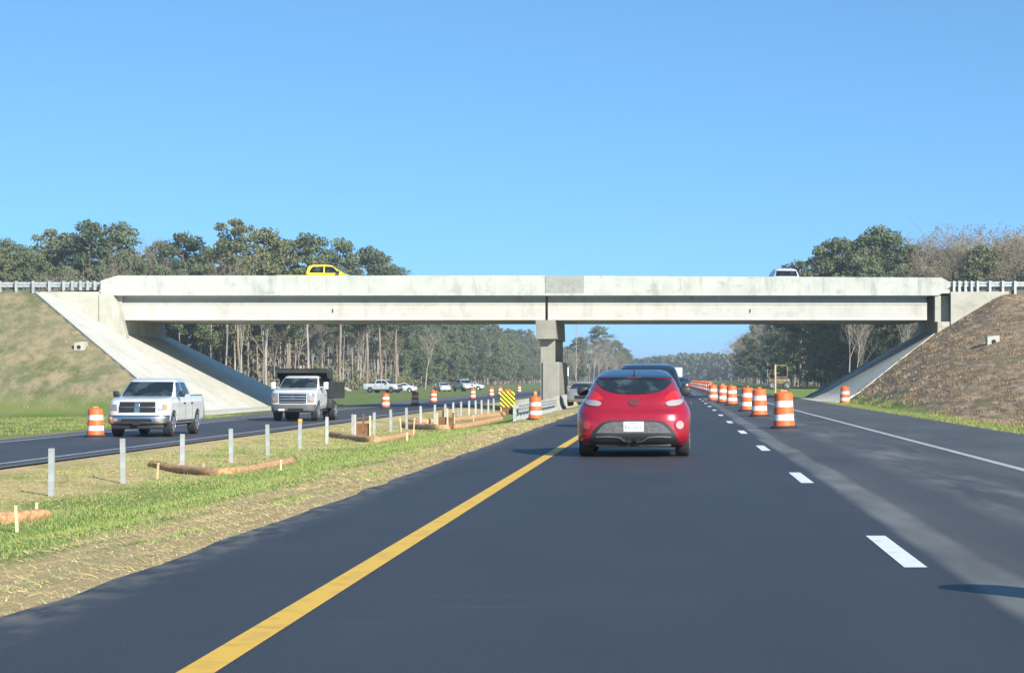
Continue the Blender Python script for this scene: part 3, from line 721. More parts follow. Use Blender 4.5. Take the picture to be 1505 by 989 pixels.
# ---- red hatchback seen from behind
def red_hatch():
    t = empty('hatchback', (-.66, 36.2, 0), 0, 'shiny red hatchback driving ahead in the middle of the lane', 'car')
    L = Loft([(.20, .14, 4.05, .84, .26, .35), (.26, .05, 4.1, .90, .34, .5), (.34, .0, 4.2, .925, .40, .6), (.60, .0, 4.2, .94, .46, .6), (.72, .035, 4.12, .94, .48, .65), (.79, .085, 4.0, .925, .50, .7),
              (.86, .12, 3.6, .89, .48, .8), (.94, .15, 3.3, .84, .46, .8), (1.02, .20, 3.0, .79, .44, .8), (1.12, .32, 2.8, .745, .42, .6), (1.25, .52, 2.5, .685, .40, .6), (1.31, .62, 2.35, .645, .40, .6)], n=4.6, n1=3.5, sub=4)
    RF = Loft([(1.305, .585, 2.38, .652, .40, .6), (1.33, .66, 2.3, .632, .40, .55), (1.36, .82, 2.2, .605, .40, .5), (1.40, 1.1, 2.1, .565, .35, .4), (1.43, 1.32, 2.0, .51, .3, .3), (1.45, 1.5, 1.9, .42, .2, .2)], n=4.6, n1=3.5, sub=3)
    link('roof', RF.mesh(), M_roofb, t, 50)
    body = carve(L.mesh(), arches(.93, (.78, 3.38), .35, .31))
    link('body', body, M_red, t, 40)
    # darker glass roof and spoiler lip above the window
    # rear window: arched top, deeply curved lower edge
    bot = curve2([(-.63, 1.245), (-.50, 1.13), (-.30, 1.065), (0, 1.045), (.30, 1.065), (.50, 1.13), (.63, 1.245)])
    top = curve2([(.60, 1.268), (.3, 1.285), (0, 1.29), (-.3, 1.285), (-.60, 1.268)])
    fr = [(x * 1.035, 1.165 + (z - 1.165) * 1.10) for x, z in bot + top]
    nearpatch('window_surround', L, fr, M_blackp, t, .004, .03)
    nearpatch('rear_window', L, bot + top, M_glassb, t, .012, .03)
    MB().tube((0, .60, 1.34), (0, .95, 1.47), .016, .006, 8).build('antenna_fin', M_blackp, t)
    # crease lip under the tailgate
    nearpatch('brake_lamp', L, [(-.13, 1.300), (.13, 1.300), (.12, 1.318), (-.12, 1.318)], M_tail, t, .010)
    # tail lamps: red upper lens, clear lower lens
    for s in (1, -1):
        def mp(p): return p if s > 0 else mirror_poly(p)
        nearpatch('tail_lamp', L, mp(curve2([(.50, .955), (.56, 1.03), (.64, 1.085), (.715, 1.10), (.745, 1.05), (.765, .97), (.66, .94), (.50, .945)], 4)), M_tail, t, .010, .04)
        o = kids(t)[-1]
        nearpatch('clear_lens', L, mp(curve2([(.53, .90), (.60, .935), (.70, .945), (.80, .96), (.82, .925), (.78, .875), (.68, .85), (.57, .85), (.53, .89)], 4)), M_tailw, o, .016, .04)
        nearpatch('fog_lamp', L, ell(.765 * s, .535, .085, .085), M_red, t, .012, .03)
        nearpatch('reflector', L, ell(.765 * s, .535, .062, .066), M_tail if s < 0 else M_pink, kids(t)[-1], .02, .03)
    # black lower insert, arched; chrome-ish lips; diffuser
    arch = curve2([(-.69, .33), (-.61, .46), (-.46, .575), (-.18, .60), (.18, .60), (.46, .575), (.61, .46), (.69, .33)])
    nearpatch('bumper_trim', L, [(x * 1.03, z + .015) for x, z in arch] + [(.745, .215), (-.745, .215)], M_blackp, t, .004, .03)
    nearpatch('bumper_insert', L, [(x * .95, z - .012) for x, z in arch if z > .40], M_greyp, t, .010, .03)
    for s in (1, -1):
        p = curve2([(.62, .345), (.40, .352), (.24, .335), (.17, .29), (.10, .262)], 5); q = [(x, z - .022) for x, z in p[::-1]]
        pp = p + q
        nearpatch('diffuser_lip', L, pp if s > 0 else mirror_poly(pp), M_silver, t, .022, .03)
        MB().tube((.07 * s, -.03, .27), (.07 * s, .35, .27), .034, .034, 16, True).build('exhaust_tip', M_under, t)
    MB().box(-.62, .62, .14, .5, .17, .22, .02).build('diffuser', M_blackp, t, 30)
    pl = MB().box(-.165, .165, -.022, -.004, .425, .59, .008).build('number_plate', M_plate, t, 30)
    b = MB()
    for x, w_ in ((-.115, .03), (-.075, .022), (.0, .022), (.04, .03), (.085, .028), (.122, .02)):
        b.box(x - w_ / 2, x + w_ / 2, -.027, -.021, .475, .485).box(x - w_ / 2, x - w_ / 2 + .007, -.0275, -.0215, .475, .54)
        if w_ > .025: b.box(x - w_ / 2, x + w_ / 2, -.027, -.021, .505, .514)
    b.box(-.06, .06, -.026, -.021, .565, .575).build('plate_characters', M_ink, pl, None)
    # emblem: dark ring with a slanted h shape
    nearpatch('emblem', L, ell(.0, .905, .085, .058), M_blackp, t, .014, .03); e = kids(t)[-1]
    nearpatch('emblem_field', L, ell(.0, .905, .058, .034), M_red, e, .017, .01)
    for pp in ([(-.045, .875), (-.025, .875), (-.008, .935), (-.028, .935)], [(.010, .875), (.030, .875), (.047, .935), (.027, .935)], [(-.03, .897), (.028, .907), (.03, .917), (-.028, .907)]):
        nearpatch('emblem_letter', L, pp, M_blackp, e, .020, .01, .2)
    # seams
    nearpatch('tailgate_seam', L, curve2([(-.63, .80), (-.3, .775), (0, .77), (.3, .775), (.63, .80)]) + [(.63, .793), (.3, .768), (0, .763), (-.3, .768), (-.63, .793)], M_dark, t, .002, .005)
    # side windows, handles, mirrors, wheels
    sidepatch('side_window', L, [(.85, 1.07), (1.3, 1.26), (2.1, 1.33), (2.45, 1.16), (2.75, 1.02), (1.7, 1.0)], M_glass, t)
    for s in (1, -1):
        m = MB(); c_ = .93 if s < 0 else .86; m.box(s * c_ - .10, s * c_ + .10, 2.35, 2.55, 1.0, 1.16, .05); m.build('mirror', M_blackp, t, 40)
        MB().box(s * .955 - .01, s * .955 + .01, 1.65, 1.85, .86, .89, .008).build('door_handle', M_red, t, 30)
        for y in (.78, 3.38): wheel(t, s * .915, y, .325, .225, s)
    MB().box(-.75, .75, .35, 3.9, .16, .3).build('underbody', M_under, t, None)
    return t
red_hatch()

# ---- pickup trucks seen from the front
def pickup(label, kind='quad', paint=M_white, loc=(0, 0, 0), rz=0, cat='pickup truck', group=None, detail=True):
    t = empty('pickup_truck', loc, rz, label, cat, group)
    L = Loft([(.42, .12, 5.78, .92, .25, .1), (.52, .04, 5.8, .985, .35, .12), (.72, .0, 5.8, 1.0, .40, .12), (.95, .02, 5.8, 1.0, .42, .12), (1.10, .07, 5.8, .985, .42, .12), (1.20, .16, 5.8, .965, .40, .12),
              (1.27, .42, 5.8, .94, .40, .12), (1.31, .9, 5.8, .92, .3, .12), (1.33, 1.1, 5.8, .90, .3, .12)], n=3.4, n1=8)
    cut = arches(1.0, (.95, 4.55), .47, .42, .40)
    body = carve(L.mesh(), cut); body = carve(body, MB().box(-.80, .80, 3.95, 5.66, .85, 1.6).mesh())
    link('body', body, paint, t, 40)
    C = Loft([(1.24, 1.12, 3.86, .93, .25, .06), (1.32, 1.22, 3.86, .915, .25, .06), (1.50, 1.50, 3.84, .865, .25, .06), (1.72, 1.86, 3.78, .80, .24, .08), (1.84, 2.08, 3.70, .755, .24, .10), (1.90, 2.28, 3.55, .68, .2, .15), (1.925, 2.5, 3.4, .55, .1, .1)], n=4, n1=6)
    link('cab', C.mesh(), paint, t, 40)
    nearpatch('windshield', C, [(-.83, 1.335), (.83, 1.335), (.805, 1.5), (.72, 1.805), (-.72, 1.805), (-.805, 1.5)], M_glass, t, .006, .02)
    sidepatch('side_window', C, [(1.72, 1.40), (2.02, 1.70), (2.15, 1.78), (2.62, 1.80), (2.62, 1.36), (1.74, 1.36)], M_glass, t)
    sidepatch('rear_side_window', C, [(2.70, 1.37), (2.70, 1.80), (3.42, 1.78), (3.60, 1.55), (3.62, 1.38)], M_glass, t)
    nearpatch('cowl', C, [(-.86, 1.30), (.86, 1.30), (.835, 1.335), (-.835, 1.335)], M_blackp, t, .008, .02)
    # grille with four openings and a central badge
    gr = nearpatch('grille', L, [(-.56, .80), (.56, .80), (.62, .96), (.57, 1.155), (-.57, 1.155), (-.62, .96)], M_chrome if kind == 'quad' else M_greyp, t, .010, .03)
    if kind == 'quad':
        nearpatch('grille_surround', L, [(-.64, .765), (.64, .765), (.70, .96), (.63, 1.185), (-.63, 1.185), (-.70, .96)], M_white, t, .005, .03)
        for s in (1, -1):
            for (z0, z1, x1) in ((.995, 1.15, .585), (.805, .965, .60)):
                pp = [(.09 * s, z0), (x1 * s, z0), (x1 * s, z1), (.09 * s, z1)]
                nearpatch('grille_opening', L, pp if s > 0 else pp[::-1], M_under, gr, .020, .02)
        # shield badge with a curled horned head shape
        nearpatch('emblem', L, curve2([(-.07, 1.12), (0, 1.135), (.07, 1.12), (.065, 1.02), (0, .95), (-.065, 1.02), (-.07, 1.12)], 4)[:-1], M_chrome, gr, .03, .02)
        for pp in (ell(-.03, 1.06, .024, .034, 12), ell(.03, 1.06, .024, .034, 12), [(-.012, 1.09), (.012, 1.09), (.02, .99), (-.02, .99)]): nearpatch('emblem_mark', L, pp, M_greyp, gr, .036, .01)
    for s in (1, -1):
        pp = [(.66 * s, .86), (.93 * s, .885), (.945 * s, 1.03), (.88 * s, 1.07), (.68 * s, 1.06)]
        hl = nearpatch('headlight', L, pp if s > 0 else pp[::-1], M_head, t, .012, .04)
        pp = [(.84 * s, .90), (.935 * s, .91), (.935 * s, 1.03), (.86 * s, 1.05)]
        nearpatch('turn_lens', L, pp if s > 0 else pp[::-1], M_amber, hl, .018, .03)
    # bumper
    B = Loft([(.40, .02, .5, .90, .2, .1), (.46, -.09, .5, .97, .3, .1), (.66, -.10, .5, .995, .32, .1), (.72, -.06, .5, .99, .32, .1)], n=3.2)
    bp = link('bumper', B.mesh(), M_chrome, t, 40)
    nearpatch('bumper_intake', B, [(-.52, .50), (.52, .50), (.48, .60), (-.48, .60)], M_under, bp, .006, .02)
    for s in (1, -1): nearpatch('fog_light', B, ell(.70 * s, .57, .085, .05, 16), M_tailw, bp, .01, .02)
    MB().box(-.85, .85, .06, .3, .26, .41, .04).build('air_dam', M_blackp, t, 30)
    # door lines, handles, mirrors, rails
    for y in (1.70, 2.66, 3.74): sidepatch('door_seam', L, [(y - .007, .56), (y + .007, .56), (y + .007, 1.30), (y - .007, 1.30)], M_dark, t, .003, .01)
    sidepatch('sill_trim', L, [(1.5, .47), (4.0, .47), (4.0, .52), (1.5, .52)], M_blackp, t, .004, .02)
    for s in (1, -1):
        for y in (2.45, 3.58): MB().box(s * 1.0 - .015, s * 1.0 + .03, y, y + .18, 1.06, 1.11, .012).build('door_handle', M_blackp, t, 30)
        mm = MB(); mm.box(s * 1.10 - .10, s * 1.10 + .10, 1.62, 1.74, 1.30, 1.50, .04); mm.box(s * .97 - .07, s * .97 + .07, 1.65, 1.71, 1.32, 1.36); mm.build('mirror', M_blackp, t, 40)
        for y in (.95, 4.55): wheel(t, s * .985, y, .405, .27, s)
        MB().box(s * .86 - .05, s * .86 + .05, 3.92, 5.72, 1.325, 1.35).build('bed_rail', M_blackp, t, None)
    MB().box(-.8, .8, .5, 5.5, .36, .5).build('underbody', M_under, t, None)
    MB().box(-.12, .12, -.115, -.10, .40, .50, .006).build('front_plate', M_blackp, t, None)
    return t
ram = pickup('clean white pickup truck with a chrome bumper coming the other way', loc=(-17.55, 72, -.62), rz=0)

def dump_truck():
    t = empty('dump_truck', (-17.05, 98.5, -.62), R(-1.5), 'white truck with a black steel dump bed coming behind the white pickup', 'truck')
    paint = M_white
    L = Loft([(.55, .10, 3.1, .94, .2, .1), (.70, .02, 3.1, 1.0, .30, .1), (1.0, .0, 3.1, 1.015, .34, .1), (1.22, .03, 3.1, 1.01, .34, .1), (1.34, .10, 3.1, .98, .36, .1), (1.41, .30, 3.1, .93, .4, .1), (1.46, .85, 3.1, .90, .3, .1)], n=3.6, n1=8)
    body = carve(L.mesh(), arches(1.0, (.98,), .50, .45, .4))
    body = carve(body, MB().box(-2, 2, 2.95, 3.3, 0, 2).mesh())
    link('body', body, paint, t, 40)
    C = Loft([(1.38, 1.12, 2.94, .94, .22, .05), (1.46, 1.22, 2.94, .925, .22, .05), (1.65, 1.48, 2.93, .875, .22, .05), (1.87, 1.82, 2.90, .82, .22, .06), (1.99, 2.05, 2.85, .77, .22, .1), (2.04, 2.25, 2.75, .68, .15, .1)], n=4, n1=7)
    link('cab', C.mesh(), paint, t, 40)
    ws = nearpatch('windshield', C, [(-.85, 1.475), (.85, 1.475), (.82, 1.65), (.745, 1.935), (-.745, 1.935), (-.82, 1.65)], M_glass, t, .006, .02)
    nearpatch('sticker', C, [(.38, 1.87), (.66, 1.87), (.65, 1.90), (.38, 1.90)], M_tailw, ws, .010, .005)
    sidepatch('side_window', C, [(1.66, 1.50), (1.98, 1.86), (2.12, 1.94), (2.78, 1.93), (2.82, 1.46), (1.70, 1.46)], M_glass, t)
    gr = nearpatch('grille', L, [(-.60, .80), (.60, .80), (.62, 1.27), (-.62, 1.27)], M_under, t, .008, .03)
    for z in (.87, .99, 1.11, 1.23): nearpatch('grille_bar', L, [(-.58, z - .022), (.58, z - .022), (.58, z + .022), (-.58, z + .022)], M_silver, gr, .03, .04)
    nearpatch('emblem', L, ell(0, 1.10, .115, .048), M_ink, gr, .045, .02)
    nearpatch('emblem_rim', L, ell(0, 1.10, .13, .058), M_chrome, gr, .040, .02)
    for s in (1, -1):
        pp = [(.66 * s, .84), (.93 * s, .84), (.97 * s, 1.10), (.95 * s, 1.27), (.66 * s, 1.27), (.64 * s, 1.05)]
        hl = nearpatch('headlight', L, pp if s > 0 else pp[::-1], M_head, t, .012, .04)
        pp = [(.80 * s, .90), (.93 * s, .90), (.94 * s, 1.06), (.82 * s, 1.06)]
        nearpatch('turn_lens', L, pp if s > 0 else pp[::-1], M_amber, hl, .018, .03)
    B = Loft([(.40, .02, .5, .92, .2, .1), (.48, -.10, .5, .98, .28, .1), (.70, -.11, .5, 1.0, .30, .1), (.76, -.06, .5, 1.0, .30, .1)], n=3.4)
    bp = link('bumper', B.mesh(), M_greyp, t, 40)
    nearpatch('front_plate', B, [(-.62, .44), (-.34, .44), (-.34, .56), (-.62, .56)], M_plate, bp, .01, .02)
    nearpatch('bumper_intake', B, [(-.2, .47), (.5, .47), (.5, .58), (-.2, .58)], M_under, bp, .006, .02)
    for s in (1, -1):
        mm = MB(); mm.box(s * 1.20 - .11, s * 1.20 + .11, 1.60, 1.72, 1.42, 1.76, .04); mm.box(s * 1.0 - .12, s * 1.0 + .12, 1.63, 1.68, 1.50, 1.54); mm.build('mirror', M_white, t, 40)
        MB().box(s * 1.0 - .01, s * 1.0 + .03, 2.55, 2.75, 1.12, 1.17, .01).build('door_handle', M_blackp, t, 30)
        wheel(t, s * .99, .98, .43, .27, s); wheel(t, s * 1.16, 4.35, .43, .27, s); wheel(t, s * .86, 4.35, .43, .25, s)
        mb = MB(); mb.box(s * 1.0 - .18, s * 1.0 + .18, 3.1, 3.75, .55, .95, .03); mb.build('side_tool_box', M_bed, t, 30)
        MB().box(s * .97 - .07, s * .97 + .07, 1.55, 2.9, .42, .50, .02).build('step_board', M_blackp, t, 30)
    for y in (1.60, 2.90): sidepatch('door_seam', L, [(y - .007, .62), (y + .007, .62), (y + .007, 1.42), (y - .007, 1.42)], M_dark, t, .003, .01)
    # dump bed with cab guard rising over the roof
    mb = MB(); x = 1.22
    mb.box(-x, x, 3.15, 3.23, 1.05, 2.32); mb.box(-x, -x + .06, 3.23, 6.4, 1.05, 1.72); mb.box(x - .06, x, 3.23, 6.4, 1.05, 1.72); mb.box(-x, x, 3.2, 6.4, .98, 1.06); mb.box(-x, x, 6.34, 6.4, 1.06, 1.75)
    for y in (3.7, 4.3, 4.9, 5.5, 6.1): mb.box(-x - .04, -x, y, y + .08, 1.05, 1.72).box(x, x + .04, y, y + .08, 1.05, 1.72)
    mb.box(-x - .05, x + .05, 6.0, 6.1, 1.6, 1.76)
    mb.build('dump_bed', M_bed, t, None)
    mb = MB(); mb.prism([(-x + .12, 2.37), (-x, 2.24), (-x, 1.9), (-x + .05, 1.9), (-x + .10, 2.2), (-x + .16, 2.30), (x - .16, 2.30), (x - .10, 2.2), (x - .05, 1.9), (x, 1.9), (x, 2.24), (x - .12, 2.37)], 'y', 2.2, 3.15)
    mb.prism([(-x + .12, 2.37), (x - .12, 2.37), (x - .12, 2.17), (-x + .12, 2.17)], 'y', 2.20, 2.24)
    mb.build('cab_guard', M_bed, t, None)
    MB().tube((-.15, 2.6, 2.36), (-.15, 2.6, 2.50), .07, .05, 12).build('beacon', M_amber, t, 40)
    MB().tube((.0, 2.6, 2.36), (.0, 2.6, 2.52), .03, .03, 8).build('beacon', M_amber, t, 40)
    MB().box(-.42, .42, 2.5, 6.3, .55, .98).build('chassis', M_under, t, None)
    MB().box(-1.2, 1.2, 6.2, 6.45, .55, .68).build('rear_bar', M_bed, t, None)
    return t
dump_truck()

# ---- simpler cars further off
def simple_car(kind, paint, loc, rz, label, cat, group=None, rear=True, name=None):
    t = empty(name or kind, loc, rz, label, cat, group)
    if kind == 'suv':
        rows = [(.28, .12, 4.6, .86, .25, .35), (.45, .0, 4.7, .93, .3, .5), (.75, .0, 4.7, .95, .35, .5), (.95, .06, 4.5, .93, .35, .5), (1.05, .10, 3.7, .89, .3, .5), (1.12, .14, 3.45, .86, .3, .5), (1.35, .25, 3.1, .79, .3, .5), (1.55, .38, 2.7, .72, .3, .5), (1.64, .6, 2.4, .64, .3, .4), (1.68, .95, 2.1, .50, .2, .3)]
        win = [(-.74, 1.12), (.74, 1.12), (.66, 1.50), (-.66, 1.50)]; sw = [(.7, 1.12), (.8, 1.5), (2.5, 1.5), (3.1, 1.12)]; lz = .98; H = .36
    else:
        rows = [(.25, .12, 4.5, .82, .25, .35), (.40, .0, 4.6, .88, .3, .5), (.65, .0, 4.6, .91, .35, .5), (.85, .06, 4.4, .90, .35, .5), (.93, .35, 3.6, .86, .4, .5), (1.0, .65, 3.35, .82, .35, .5), (1.15, .95, 3.0, .75, .3, .5), (1.33, 1.35, 2.6, .65, .3, .4), (1.42, 1.7, 2.3, .5, .2, .3)]
        win = [(-.72, 1.01), (.72, 1.01), (.60, 1.32), (-.60, 1.32)]; sw = [(1.0, 1.02), (1.5, 1.31), (2.5, 1.31), (3.0, 1.02)]; lz = .76; H = .33
    L = Loft(rows, n=3.8, n1=3.8)
    link('body', carve(L.mesh(), arches(.9, (.85, 3.65), .38, H)), paint, t, 40)
    nearpatch('rear_window' if rear else 'windshield', L, win, M_glass, t, .006, .02, .08)
    drape('windshield' if rear else 'rear_window', [(x * .9, z) for x, z in win], L.far, M_glass, 'y', .006, .08, .02, t)
    sidepatch('side_window', L, sw, M_glass, t)
    for s in (1, -1):
        pp = [(.50 * s, lz - .1), (.84 * s, lz - .1), (.86 * s, lz + .06), (.60 * s, lz + .06)]
        nearpatch('tail_lamp' if rear else 'headlight', L, pp if s > 0 else pp[::-1], M_tail if rear else M_head, t, .01, .03)
        MB().box(s * .95 - .09, s * .95 + .09, 2.85, 2.97, 1.0, 1.14, .03).build('mirror', paint, t, 40)
        for y in (.85, 3.65): wheel(t, s * .90, y, H, .22, s)
    if rear: MB().box(-.16, .16, -.02, 0, .55, .68).build('number_plate', M_plate, t, None)
    else: nearpatch('grille', L, [(-.45, .42), (.45, .42), (.48, .62), (-.48, .62)], M_under, t, .008, .02)
    return t
simple_car('suv', M_darkcar, ((952 - 990) * 57 / F, 57, 0), 0, 'dark blue suv directly ahead of the red hatchback, only its roof showing', 'suv')
simple_car('sedan', M_darkcar, (.55, 190, 0), 0, 'dark sedan far ahead in the lane past the overpass', 'car', name='sedan')
simple_car('sedan', M_white, (.75, 300, 0), 0, 'white car ahead, in front of the white box truck', 'car', name='sedan')
simple_car('sedan', M_silvcar, ((856 - 990) * 127 / F, 127, gz(-5.2, 127) + .0), 0, 'silver car parked in the median beside the concrete barrier', 'car', rear=False, name='sedan')
simple_car('suv', M_white, (bx(1156, 147), 146.0, 6.95), R(6), 'white suv crossing the overpass at the right, only its roof showing', 'suv')
# box truck far ahead
t = empty('box_truck', (.55, 455, 0), 0, 'white box truck farthest ahead in the lane', 'truck')
MB().box(-1.25, 1.25, 0, 8, 1.1, 3.55, .04).build('cargo_box', M_white, t, 30); MB().box(-1.1, 1.1, 8.2, 10, .6, 2.8, .2).build('cab', M_white, t, 30); MB().box(-1.2, 1.2, .1, 8, .55, 1.1).build('chassis', M_under, t, None)
for s in (1, -1):
    for y in (1.5, 9): wheel(t, s * 1.15, y, .5, .3, s)
# yellow pickup on the overpass, heading right
yp = copy_tree(ram)
tag(yp, 'yellow pickup truck on the overpass, its cab above the parapet', 'pickup truck'); yp.location = (-20.3, 145.5, 6.95); yp.rotation_euler = (0, 0, R(90))
# copy_tree shares meshes: give the copy yellow paint of its own
for c in list(kids(yp)):
    if c.data and c.data.materials and c.data.materials[0] == M_white:
        c.data = c.data.copy(); c.data.materials[0] = M_yellow
# vehicles parked before the wood
GP = 'vehicles parked on the grass before the left wood'
def park(src, px, Y, rz, lab):
    o = copy_tree(src); x = (px - 990) * Y / F; o.location = (x, Y, gz(x, Y)); o.rotation_euler = (0, 0, rz); tag(o, lab, src['category'], GP); return o
park(ram, 499, 318, R(58), 'white pickup truck parked nearest the dump truck, before the wood')
dk = simple_car('suv', M_darkcar, (0, 0, 0), 0, 'dark suv parked above the orange barrel, before the wood', 'suv', GP); x = (566 - 990) * 322 / F; dk.location = (x, 322, gz(x, 322)); dk.rotation_euler = (0, 0, R(35))
park(ram, 588, 320, R(65), 'white pickup truck parked beside the dark suv')
sv = simple_car('sedan', M_white, (0, 0, 0), 0, 'low white car parked right of the white pickup and the dark suv', 'car', GP, name='sedan'); x = (612 - 990) * 330 / F; sv.location = (x, 330, gz(x, 330)); sv.rotation_euler = (0, 0, R(80))
for c in kids(yp):
    if c.name.startswith('body'): c.scale = (1, 1, .84)
    elif not c.name.startswith('wheel'): c.location.z -= .10
o = copy_tree(sv); tag(o, 'white car parked left of the single orange barrel, beyond the grass'); x = (655 - 990) * 345 / F; o.location = (x, 345, gz(x, 345)); o.rotation_euler = (0, 0, R(20))
park(ram, 690, 350, R(25), 'white pickup truck parked behind the solid orange barrel')
o = copy_tree(sv); tag(o, 'white car parked farthest right, behind the two pale barrels'); x = (711 - 990) * 400 / F; o.location = (x, 400, gz(x, 400)); o.rotation_euler = (0, 0, R(80))
# rubble heap with a green cover
p = gpt(504, 574.5, 150); t = empty('rubble_heap', p, 0, 'low pale heap with a green stump on the far grass behind the dump truck', 'heap')
mb = MB(); k = p.y / F
for i in range(26):
    a = rnd.uniform(-1, 1); mb.box(*[v for c_, s_ in ((a * 14 * k, .22), (rnd.uniform(-.8, .8), .22), ((1 - abs(a)) * 6 * k * rnd.random(), .18)) for v in (c_ - s_, c_ + s_)])
mb.build('rubble', M_wing, t, None); MB().tube((-3 * k, .6, .1), (-3 * k, .6, 13 * k), 4 * k, 2.4 * k, 10).build('stump', mat('green_cover', (0.25, 0.42, 0.30), 0.7), t, 40)
# forklift before the right wood and the thin post
Y = 290; x = (1146 - 990) * Y / F; t = empty('forklift', (x, Y, gz(x, Y)), 0, 'yellowish rough terrain forklift standing before the right wood', 'forklift'); k = Y / F
M_fl = mat('shaded_worn_yellow', (0.22, 0.16, 0.06), 0.6, c2=(0.12, 0.09, 0.05), scale=2)  # mottled yellow, its colour darkened to stand in for tree shade
mb = MB(); mb.box(-1.5, 1.3, -.4, 1.2, .75, 1.45, .1); mb.build('body', M_fl, t, 30)
mb = MB(); mb.box(-.75, -.63, -.45, -.3, .5, 3.4).box(.92, 1.06, -.45, -.3, .5, 3.3).box(-.75, 1.06, -.45, -.35, 1.6, 1.75).box(-.75, 1.06, -.45, -.35, 3.15, 3.3); mb.build('mast', M_fl, t, None)
mb = MB(); mb.box(-1.45, -1.35, 0, .1, 1.4, 2.2).box(-1.4, 0, 0, 1.0, 2.15, 2.25).box(-.1, 0, .9, 1, 1.4, 2.2); mb.build('roll_cage', M_fl, t, None)
for xx in (-1.1, .9):
    q = wheel(t, 0, 0, .55, .35, 1); q.rotation_euler = (0, 0, R(-90)); q.location = (xx, -.6, 0)
p = Vector((8.15, 176, -.05)); t = empty('sign_post', p, 0, 'thin bare wooden post standing before the right wood', 'post'); MB().box(-.05, .05, -.05, .05, -.3, 2.45).build('post_shaft', M_wood, t, None)
# work signs beyond the pier
Y = 215; x = (829 - 990) * Y / F; t = empty('message_board', (x, Y, gz(x, Y)), 0, 'pale sign board over an orange trailer just right of the pier', 'sign board'); k = Y / F
MB().box(-.55, .45, 0, .12, 2.35, 3.2).build('board', M_plate, t, None); MB().box(-.55, .45, -.02, .10, 2.0, 2.2).build('lower_bar', M_ink, t, None)
MB().box(-.06, .06, .02, .14, .4, 2.4).build('mast', M_greyp, t, None); MB().box(-.6, .7, -.2, 1.2, .45, 1.35, .05).build('trailer', M_orange, t, 30)

# ------------------------------------------------------------------ trees
def leafquads(C_, rad, n, size, flat=1.0):
    """n leaf-sized quads around each clump centre; rows of C_ are clump centres, rad their radii"""
    C_ = np.repeat(np.asarray(C_, float), n, 0); rad = np.repeat(np.asarray(rad, float), n)[:, None]
    d = nr.normal(size=C_.shape); d /= np.linalg.norm(d, axis=1)[:, None]
    p = C_ + d * rad * (nr.random((len(C_), 1)) ** 0.45) * np.array([1, 1, flat])
    u = nr.normal(size=C_.shape); u /= np.linalg.norm(u, axis=1)[:, None]
    v = np.cross(u, nr.normal(size=C_.shape)); v /= np.linalg.norm(v, axis=1)[:, None]
    sz = size * nr.uniform(.6, 1.3, (len(C_), 1))
    u = u * sz; v = v * sz * .55
    V = np.stack([p - u, p + v, p + u, p - v], 1).reshape(-1, 3)
    return V, np.arange(len(V)).reshape(-1, 4)
def stems(segs, n=5):
    """list of (p, q, r0, r1) -> open tapered tubes"""
    V = []; Fc = []
    for p, q, r0, r1 in segs:
        p = np.array(p, float); q = np.array(q, float); d = q - p; d /= (np.linalg.norm(d) + 1e-9)
        a = np.cross(d, [0.3, .9, .1]); a /= np.linalg.norm(a); b_ = np.cross(d, a); k = len(V)
        for c, r in ((p, r0), (q, r1)):
            for i in range(n): t_ = 2 * math.pi * i / n; V.append(c + (a * math.cos(t_) + b_ * math.sin(t_)) * r)
        for i in range(n): Fc.append((k + i, k + (i + 1) % n, k + n + (i + 1) % n, k + n + i))
    return np.array(V), np.array(Fc)
def pine_proto(seed, H=25, base=.52, R0=4.2, nc=26, lm=M_pine1, bark=M_bark, lean=0.0, per=95):
    r = random.Random(seed); segs = []; cl = []; rad = []
    n = 7; pts = [(lean * H * (i / n) ** 1.5 + r.uniform(-.15, .15), r.uniform(-.15, .15), H * .94 * i / n) for i in range(n + 1)]
    for i in range(n): segs.append((pts[i], pts[i + 1], .27 * (1 - .8 * i / n), .27 * (1 - .8 * (i + 1) / n)))
    def tp(z): 
        f = min(n - 1e-3, z / (H * .94) * n); i = int(f); a, b_ = pts[i], pts[i + 1]; f -= i; return [a[k] + (b_[k] - a[k]) * f for k in range(3)]
    for i in range(nc):
        f = (i + r.random() * .6) / nc; zz = H * (base + (1 - base) * f)
        prof = math.sin(math.pi * min(1, (f * .80 + .16))) ** .8 * (0.65 + .5 * r.random())
        a = i * 2.4 + r.uniform(-.5, .5); L = R0 * prof * (1 if f < .92 else .5)
        o = tp(min(zz - 1.0 * prof, H * .93)); q = (o[0] + L * math.cos(a), o[1] + L * math.sin(a), min(H - .6, zz + .4 * r.random()))
        segs.append((o, q, .09, .03))
        cl.append(q); rad.append(1.05 + .65 * r.random())
        if L > 2: cl.append(((o[0] + q[0]) / 2, (o[1] + q[1]) / 2, (o[2] + q[2]) / 2 + .3)); rad.append(.9 + .4 * r.random())
    for i in range(6):   # dead snags below the crown
        zz = H * base * r.uniform(.45, .98); a = r.uniform(0, 6.28); o = tp(zz); segs.append((o, (o[0] + 1.3 * math.cos(a), o[1] + 1.3 * math.sin(a), zz + .2), .04, .015))
    V, Fc = stems(segs, 6); tr = rawmesh('trunk', V, Fc, bark)
    V, Fc = leafquads(cl, rad, int(per * 1.35), .27, .62); cr = rawmesh('crown', V, Fc, lm)
    return tr, cr
